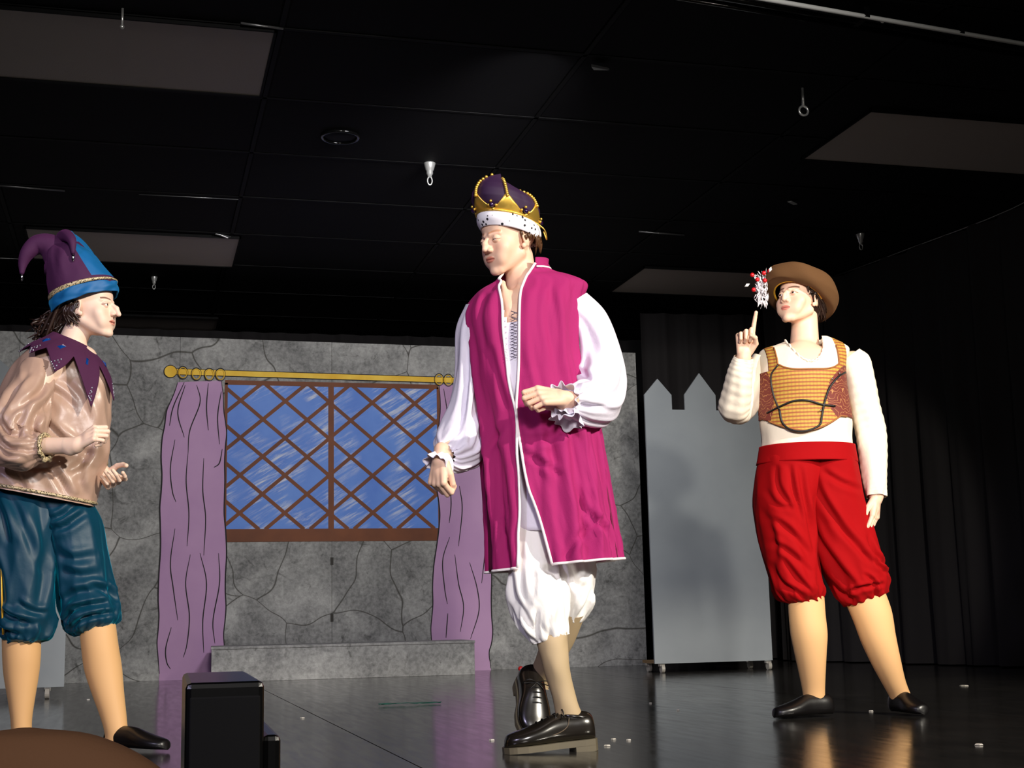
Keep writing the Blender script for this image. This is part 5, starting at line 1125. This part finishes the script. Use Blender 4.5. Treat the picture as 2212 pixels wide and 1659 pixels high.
rB = [Q.ring(1740, 972, 1836, 972, .12, .01), Q.ring(1730, 992, 1848, 990, .145, .01), Q.ring(1722, 1025, 1856, 1022, .15, .01), Q.ring(1724, 1080, 1866, 1080, .15, .01), Q.ring(1736, 1140, 1882, 1130, .145, .02), Q.ring(1752, 1195, 1898, 1175, .14, .02), Q.ring(1775, 1245, 1914, 1215, .13, .02), Q.ring(1795, 1282, 1926, 1245, .118, .02), Q.ring(1815, 1308, 1924, 1272, .09, .02), Q.ring(1836, 1312, 1910, 1284, .066, .02)]
lA = loft('breeches_leg', rA, red, Q.root, M=120, N=110, disp=brf(93, .010), cap=(True, True))
lB = loft('breeches_leg', rB, red, Q.root, M=120, N=110, disp=brf(97, .011), cap=(True, True))
sculpt(lA, Q, [([(1665, 1010), (1670, 1060), (1700, 1110)], .012, .010), ([(1690, 1010), (1700, 1070), (1720, 1130)], .013, .011), ([(1712, 1015), (1722, 1080), (1738, 1140), (1750, 1200)], .014, .014), ([(1645, 1060), (1665, 1095), (1700, 1105)], .011, .008), ([(1650, 1120), (1690, 1150), (1735, 1200)], .015, .012), ([(1650, 1170), (1690, 1195), (1740, 1240)], .014, .010), ([(1658, 1215), (1680, 1260), (1725, 1290)], .013, .012), ([(1672, 1200), (1710, 1250), (1745, 1285)], .013, .010), ([(1640, 1100), (1660, 1160), (1670, 1230)], .014, .010)])
sculpt(lB, Q, [([(1740, 1020), (1760, 1080), (1800, 1140), (1850, 1190)], .016, .013), ([(1760, 1025), (1800, 1050), (1850, 1065)], .014, .010), ([(1735, 1100), (1760, 1170), (1800, 1230), (1840, 1275)], .016, .014), ([(1780, 1130), (1830, 1180), (1880, 1230)], .015, .010), ([(1755, 1190), (1775, 1240), (1810, 1280), (1845, 1300)], .013, .013), ([(1860, 1160), (1880, 1200), (1915, 1225)], .012, .014), ([(1870, 1210), (1900, 1232), (1925, 1240)], .010, .014), ([(1850, 1240), (1875, 1260), (1880, 1290)], .010, .012), ([(1820, 1280), (1850, 1270), (1900, 1262)], .010, .012)])
loft('tights_leg', [Q.ring(1702, 1288, 1780, 1288, .068, .0), Q.ring(1704, 1330, 1783, 1330, .068, .0), Q.ring(1708, 1370, 1787, 1370, .070, .005), Q.ring(1716, 1410, 1785, 1410, .062, .01), Q.ring(1726, 1455, 1783, 1455, .05, .015), Q.ring(1733, 1490, 1782, 1490, .04, .02), Q.ring(1735, 1510, 1783, 1510, .038, .02), Q.ring(1732, 1525, 1788, 1528, .04, .02)], tan, Q.root, M=48, N=50)
loft('tights_leg', [Q.ring(1826, 1300, 1906, 1265, .070, .02), Q.ring(1845, 1345, 1925, 1318, .070, .02), Q.ring(1862, 1390, 1934, 1372, .068, .03), Q.ring(1886, 1440, 1945, 1425, .056, .04), Q.ring(1908, 1480, 1955, 1468, .044, .05), Q.ring(1922, 1506, 1966, 1498, .038, .06), Q.ring(1926, 1522, 1974, 1516, .038, .06)], tan, Q.root, M=48, N=50)
h_, t_ = P(1797, 1540, .04), P(1672, 1558, -.07); h_[2] = t_[2] = .006
so, d, up, sd, L = shoe('slipper', h_, t_, (0, 0, 1), .09, slp, Q.root, ht=(.084,))
h_, t_ = P(1930, 1536, .10), P(2000, 1566, -.08); h_[2] = t_[2] = .006
so, d, up, sd, L = shoe('slipper', h_, t_, (0, 0, 1), .092, slp, Q.root, ht=(.084,))
# beret
brn = mat('brown_wool', (88, 56, 22), .9, sheen=.15, sheenc=(200, 120, 50), bump=.4, bscale=260, bdist=.001)
ber = [Q.ring(1673, 629, 1776, 661, .088, .018, -.48), Q.ring(1655, 625, 1795, 678, .125, .03, -.42), Q.ring(1648, 622, 1806, 666, .145, .035, -.34), Q.ring(1648, 606, 1808, 652, .148, .035, -.30), Q.ring(1656, 592, 1796, 624, .135, .035, -.30), Q.ring(1668, 581, 1774, 601, .10, .035, -.2), Q.ring(1686, 574, 1750, 587, .06, .03, -.1), Q.ring(1705, 573, 1730, 578, .02, .03)]
bt = loft('beret', ber, brn, Q.root, M=110, N=60, disp=waves(101, .006, (2, 6), (-1, 1), 6), cap=(False, True), solid=.003)
c0, a0_, b0_ = ber[0]
sweep('beret_cord', [c0+a0_*1.0*math.cos(a)+b0_*1.0*math.sin(a)+np.array((0, 0, .004)) for a in np.linspace(0, 6.28, 60, endpoint=False)], .0045, mat('gold_cord', (222, 164, 50), .45, metal=.3), bt, closed=True)
rg = random.Random(5); fc = P(1640, 618, -.03)
V = []; Fc = []
for i in range(150):
    a, e = rg.uniform(1.3, 5.2), rg.uniform(-.6, .6); l = rg.uniform(.02, .042); d_ = np.array((math.cos(a)*.55, math.sin(e)*.6, math.sin(a))); o = fc+np.array((rg.uniform(-.008, .034), rg.uniform(-.02, .02), rg.uniform(-.07, .045))); w = nrm(np.cross(d_, (rg.uniform(-1, 1), 1, rg.uniform(-1, 1))))*rg.uniform(.0018, .004); n0 = len(V)
    V += [o, o+d_*l*.5+w, o+d_*l, o+d_*l*.5-w, o+d_*l*.5+np.array((0, -.003, .002))]; Fc += [(n0, n0+1, n0+4), (n0+1, n0+2, n0+4), (n0+2, n0+3, n0+4), (n0+3, n0, n0+4)]
mesh('white_feather', V, Fc, mat('feather_white', (214, 206, 210), .8), bt, kind='stuff')
for x, y, dd in ((1625, 594, -.04), (1650, 590, -.05), (1628, 626, -.05), (1652, 606, -.06), (1636, 604, -.05), (1662, 586, -.03)): ball('red_berry', P(x, y, dd), .0095, mat('berry_red', (196, 18, 28), .35), bt, 10, 7)
for x, y, ang in ((1614, 616, .5), (1664, 582, 1.2)):
    c = P(x, y, -.05); u = np.array((math.cos(ang), 0, math.sin(ang)))*.013; v = np.array((-u[2], 0, u[0]))*.5
    mesh('white_petal', [c-u, c-v+(0, -.003, 0), c+u, c+v+(0, -.003, 0)], [(0, 1, 2, 3)], mat('petal_white', (240, 238, 232), .5), bt, solid=.002)
# hair around the ear and below the beret
H = hd.pt; its = []
for i in range(150):
    sd_ = 1 if i % 3 else -1; a0 = H((sd_*rg.uniform(.060, .078), rg.uniform(-.045, .07), rg.uniform(.035, .06)))
    if i < 70: e = H((sd_*rg.uniform(.070, .082), rg.uniform(-.038, .05), rg.uniform(.0, .03)))
    else: e = H((sd_*rg.uniform(.02, .07), rg.uniform(.06, .115), rg.uniform(-.08, -.02)))
    m0 = (a0+e)/2+H((sd_*.084, .04, .02))*0+(e-a0)*0+nrm((a0+e)/2-H((0, .02, .02)))*.012
    its.append(([a0, m0, e], [.006, .006, .0015], dict(n=5, res=4)))
multi('hair', its, hairm, Q.root)
S2 = SDF(); S2.ell(H((0, .030, .040)), (.0785, .088, .083), None, .01); S2.ell(H((0, .045, .0)), (.07, .065, .075), None, .02); S2.ell(H((.01, .09, -.035)), (.045, .04, .045), None, .02)
v_, f_ = S2.mesh(*[q for q in (H((0, .05, 0))-.15, H((0, .05, 0))+.15)], .005); mesh('hair_cap', v_, f_, hairm, Q.root)
# ------------------------------------------------------------------ near the camera
p = on_z(400, 1659, .0); d0 = 2.05
a = on_y(401, 1476, d0); b = on_y(571, 1476, d0)
sp = empty('stage_speaker', (a[0], a[1], 0), rz=-.02, label='tall narrow black box on the stage front with a stepped lower block', cat='speaker')
sb = mat('black_box_satin', (10, 10, 11), .28, spec=.6)
h = a[2]; w = b[0]-a[0]
box('cabinet', (0, 0, .012), (w, .46, h), sb, sp, bevel=.008)
box('grille', (.006, -.006, .03), (w-.006, 0, h-.02), mat('grille_cloth', (7, 7, 8), .9), sp, bevel=.002)
box('side_block', (w, .03, .012), (w+.026, .40, h-.078), sb, sp, bevel=.008)
for x, y in ((.012, .02), (w-.012, .02), (.012, .42), (w-.012, .42)): lathe('foot', [(.009, .0), (.009, .013)], sb, sp, 12).location = (x, y, 0)
dch = 1.15; c = on_y(55, 1572, dch)
ch = empty('audience_chair', (c[0], dch, -.9), rz=-.3, label='brown rounded upholstered chair back at the bottom left corner, out in front of the stage', cat='chair')
bm_ = mat('brown_fabric', (150, 106, 76), .85, sheen=.3, bump=.4, bscale=300, bdist=.001)
ht = c[2]+.9
def crr(z, hw, dp, dy=0): return (np.array((0, dy, z)), np.array((hw, 0, 0)), np.array((0, dp, 0)))
loft('backrest', [crr(.52, .05, .02), crr(.54, .20, .035), crr(.75, .215, .045), crr(ht-.20, .20, .045), crr(ht-.085, .148, .042), crr(ht-.035, .108, .036), crr(ht-.008, .058, .022), crr(ht, .005, .003)], bm_, ch, M=48, N=60, cap=(True, True))
box('seat', (-.22, -.46, .40), (.22, 0, .47), bm_, ch, bevel=.02, smooth=True)
cm = mat('chair_metal', (40, 40, 42), .3, metal=.8)
for x, y in ((-.19, -.42), (.19, -.42), (-.19, -.02), (.19, -.02)): sweep('leg', [(x, y, .41), (x*1.05, y, 0)], .012, cm, ch)
sweep('back_post', [(-.15, -.01, .40), (-.15, .0, .60)], .012, cm, ch); sweep('back_post', [(.15, -.01, .40), (.15, .0, .60)], .012, cm, ch)
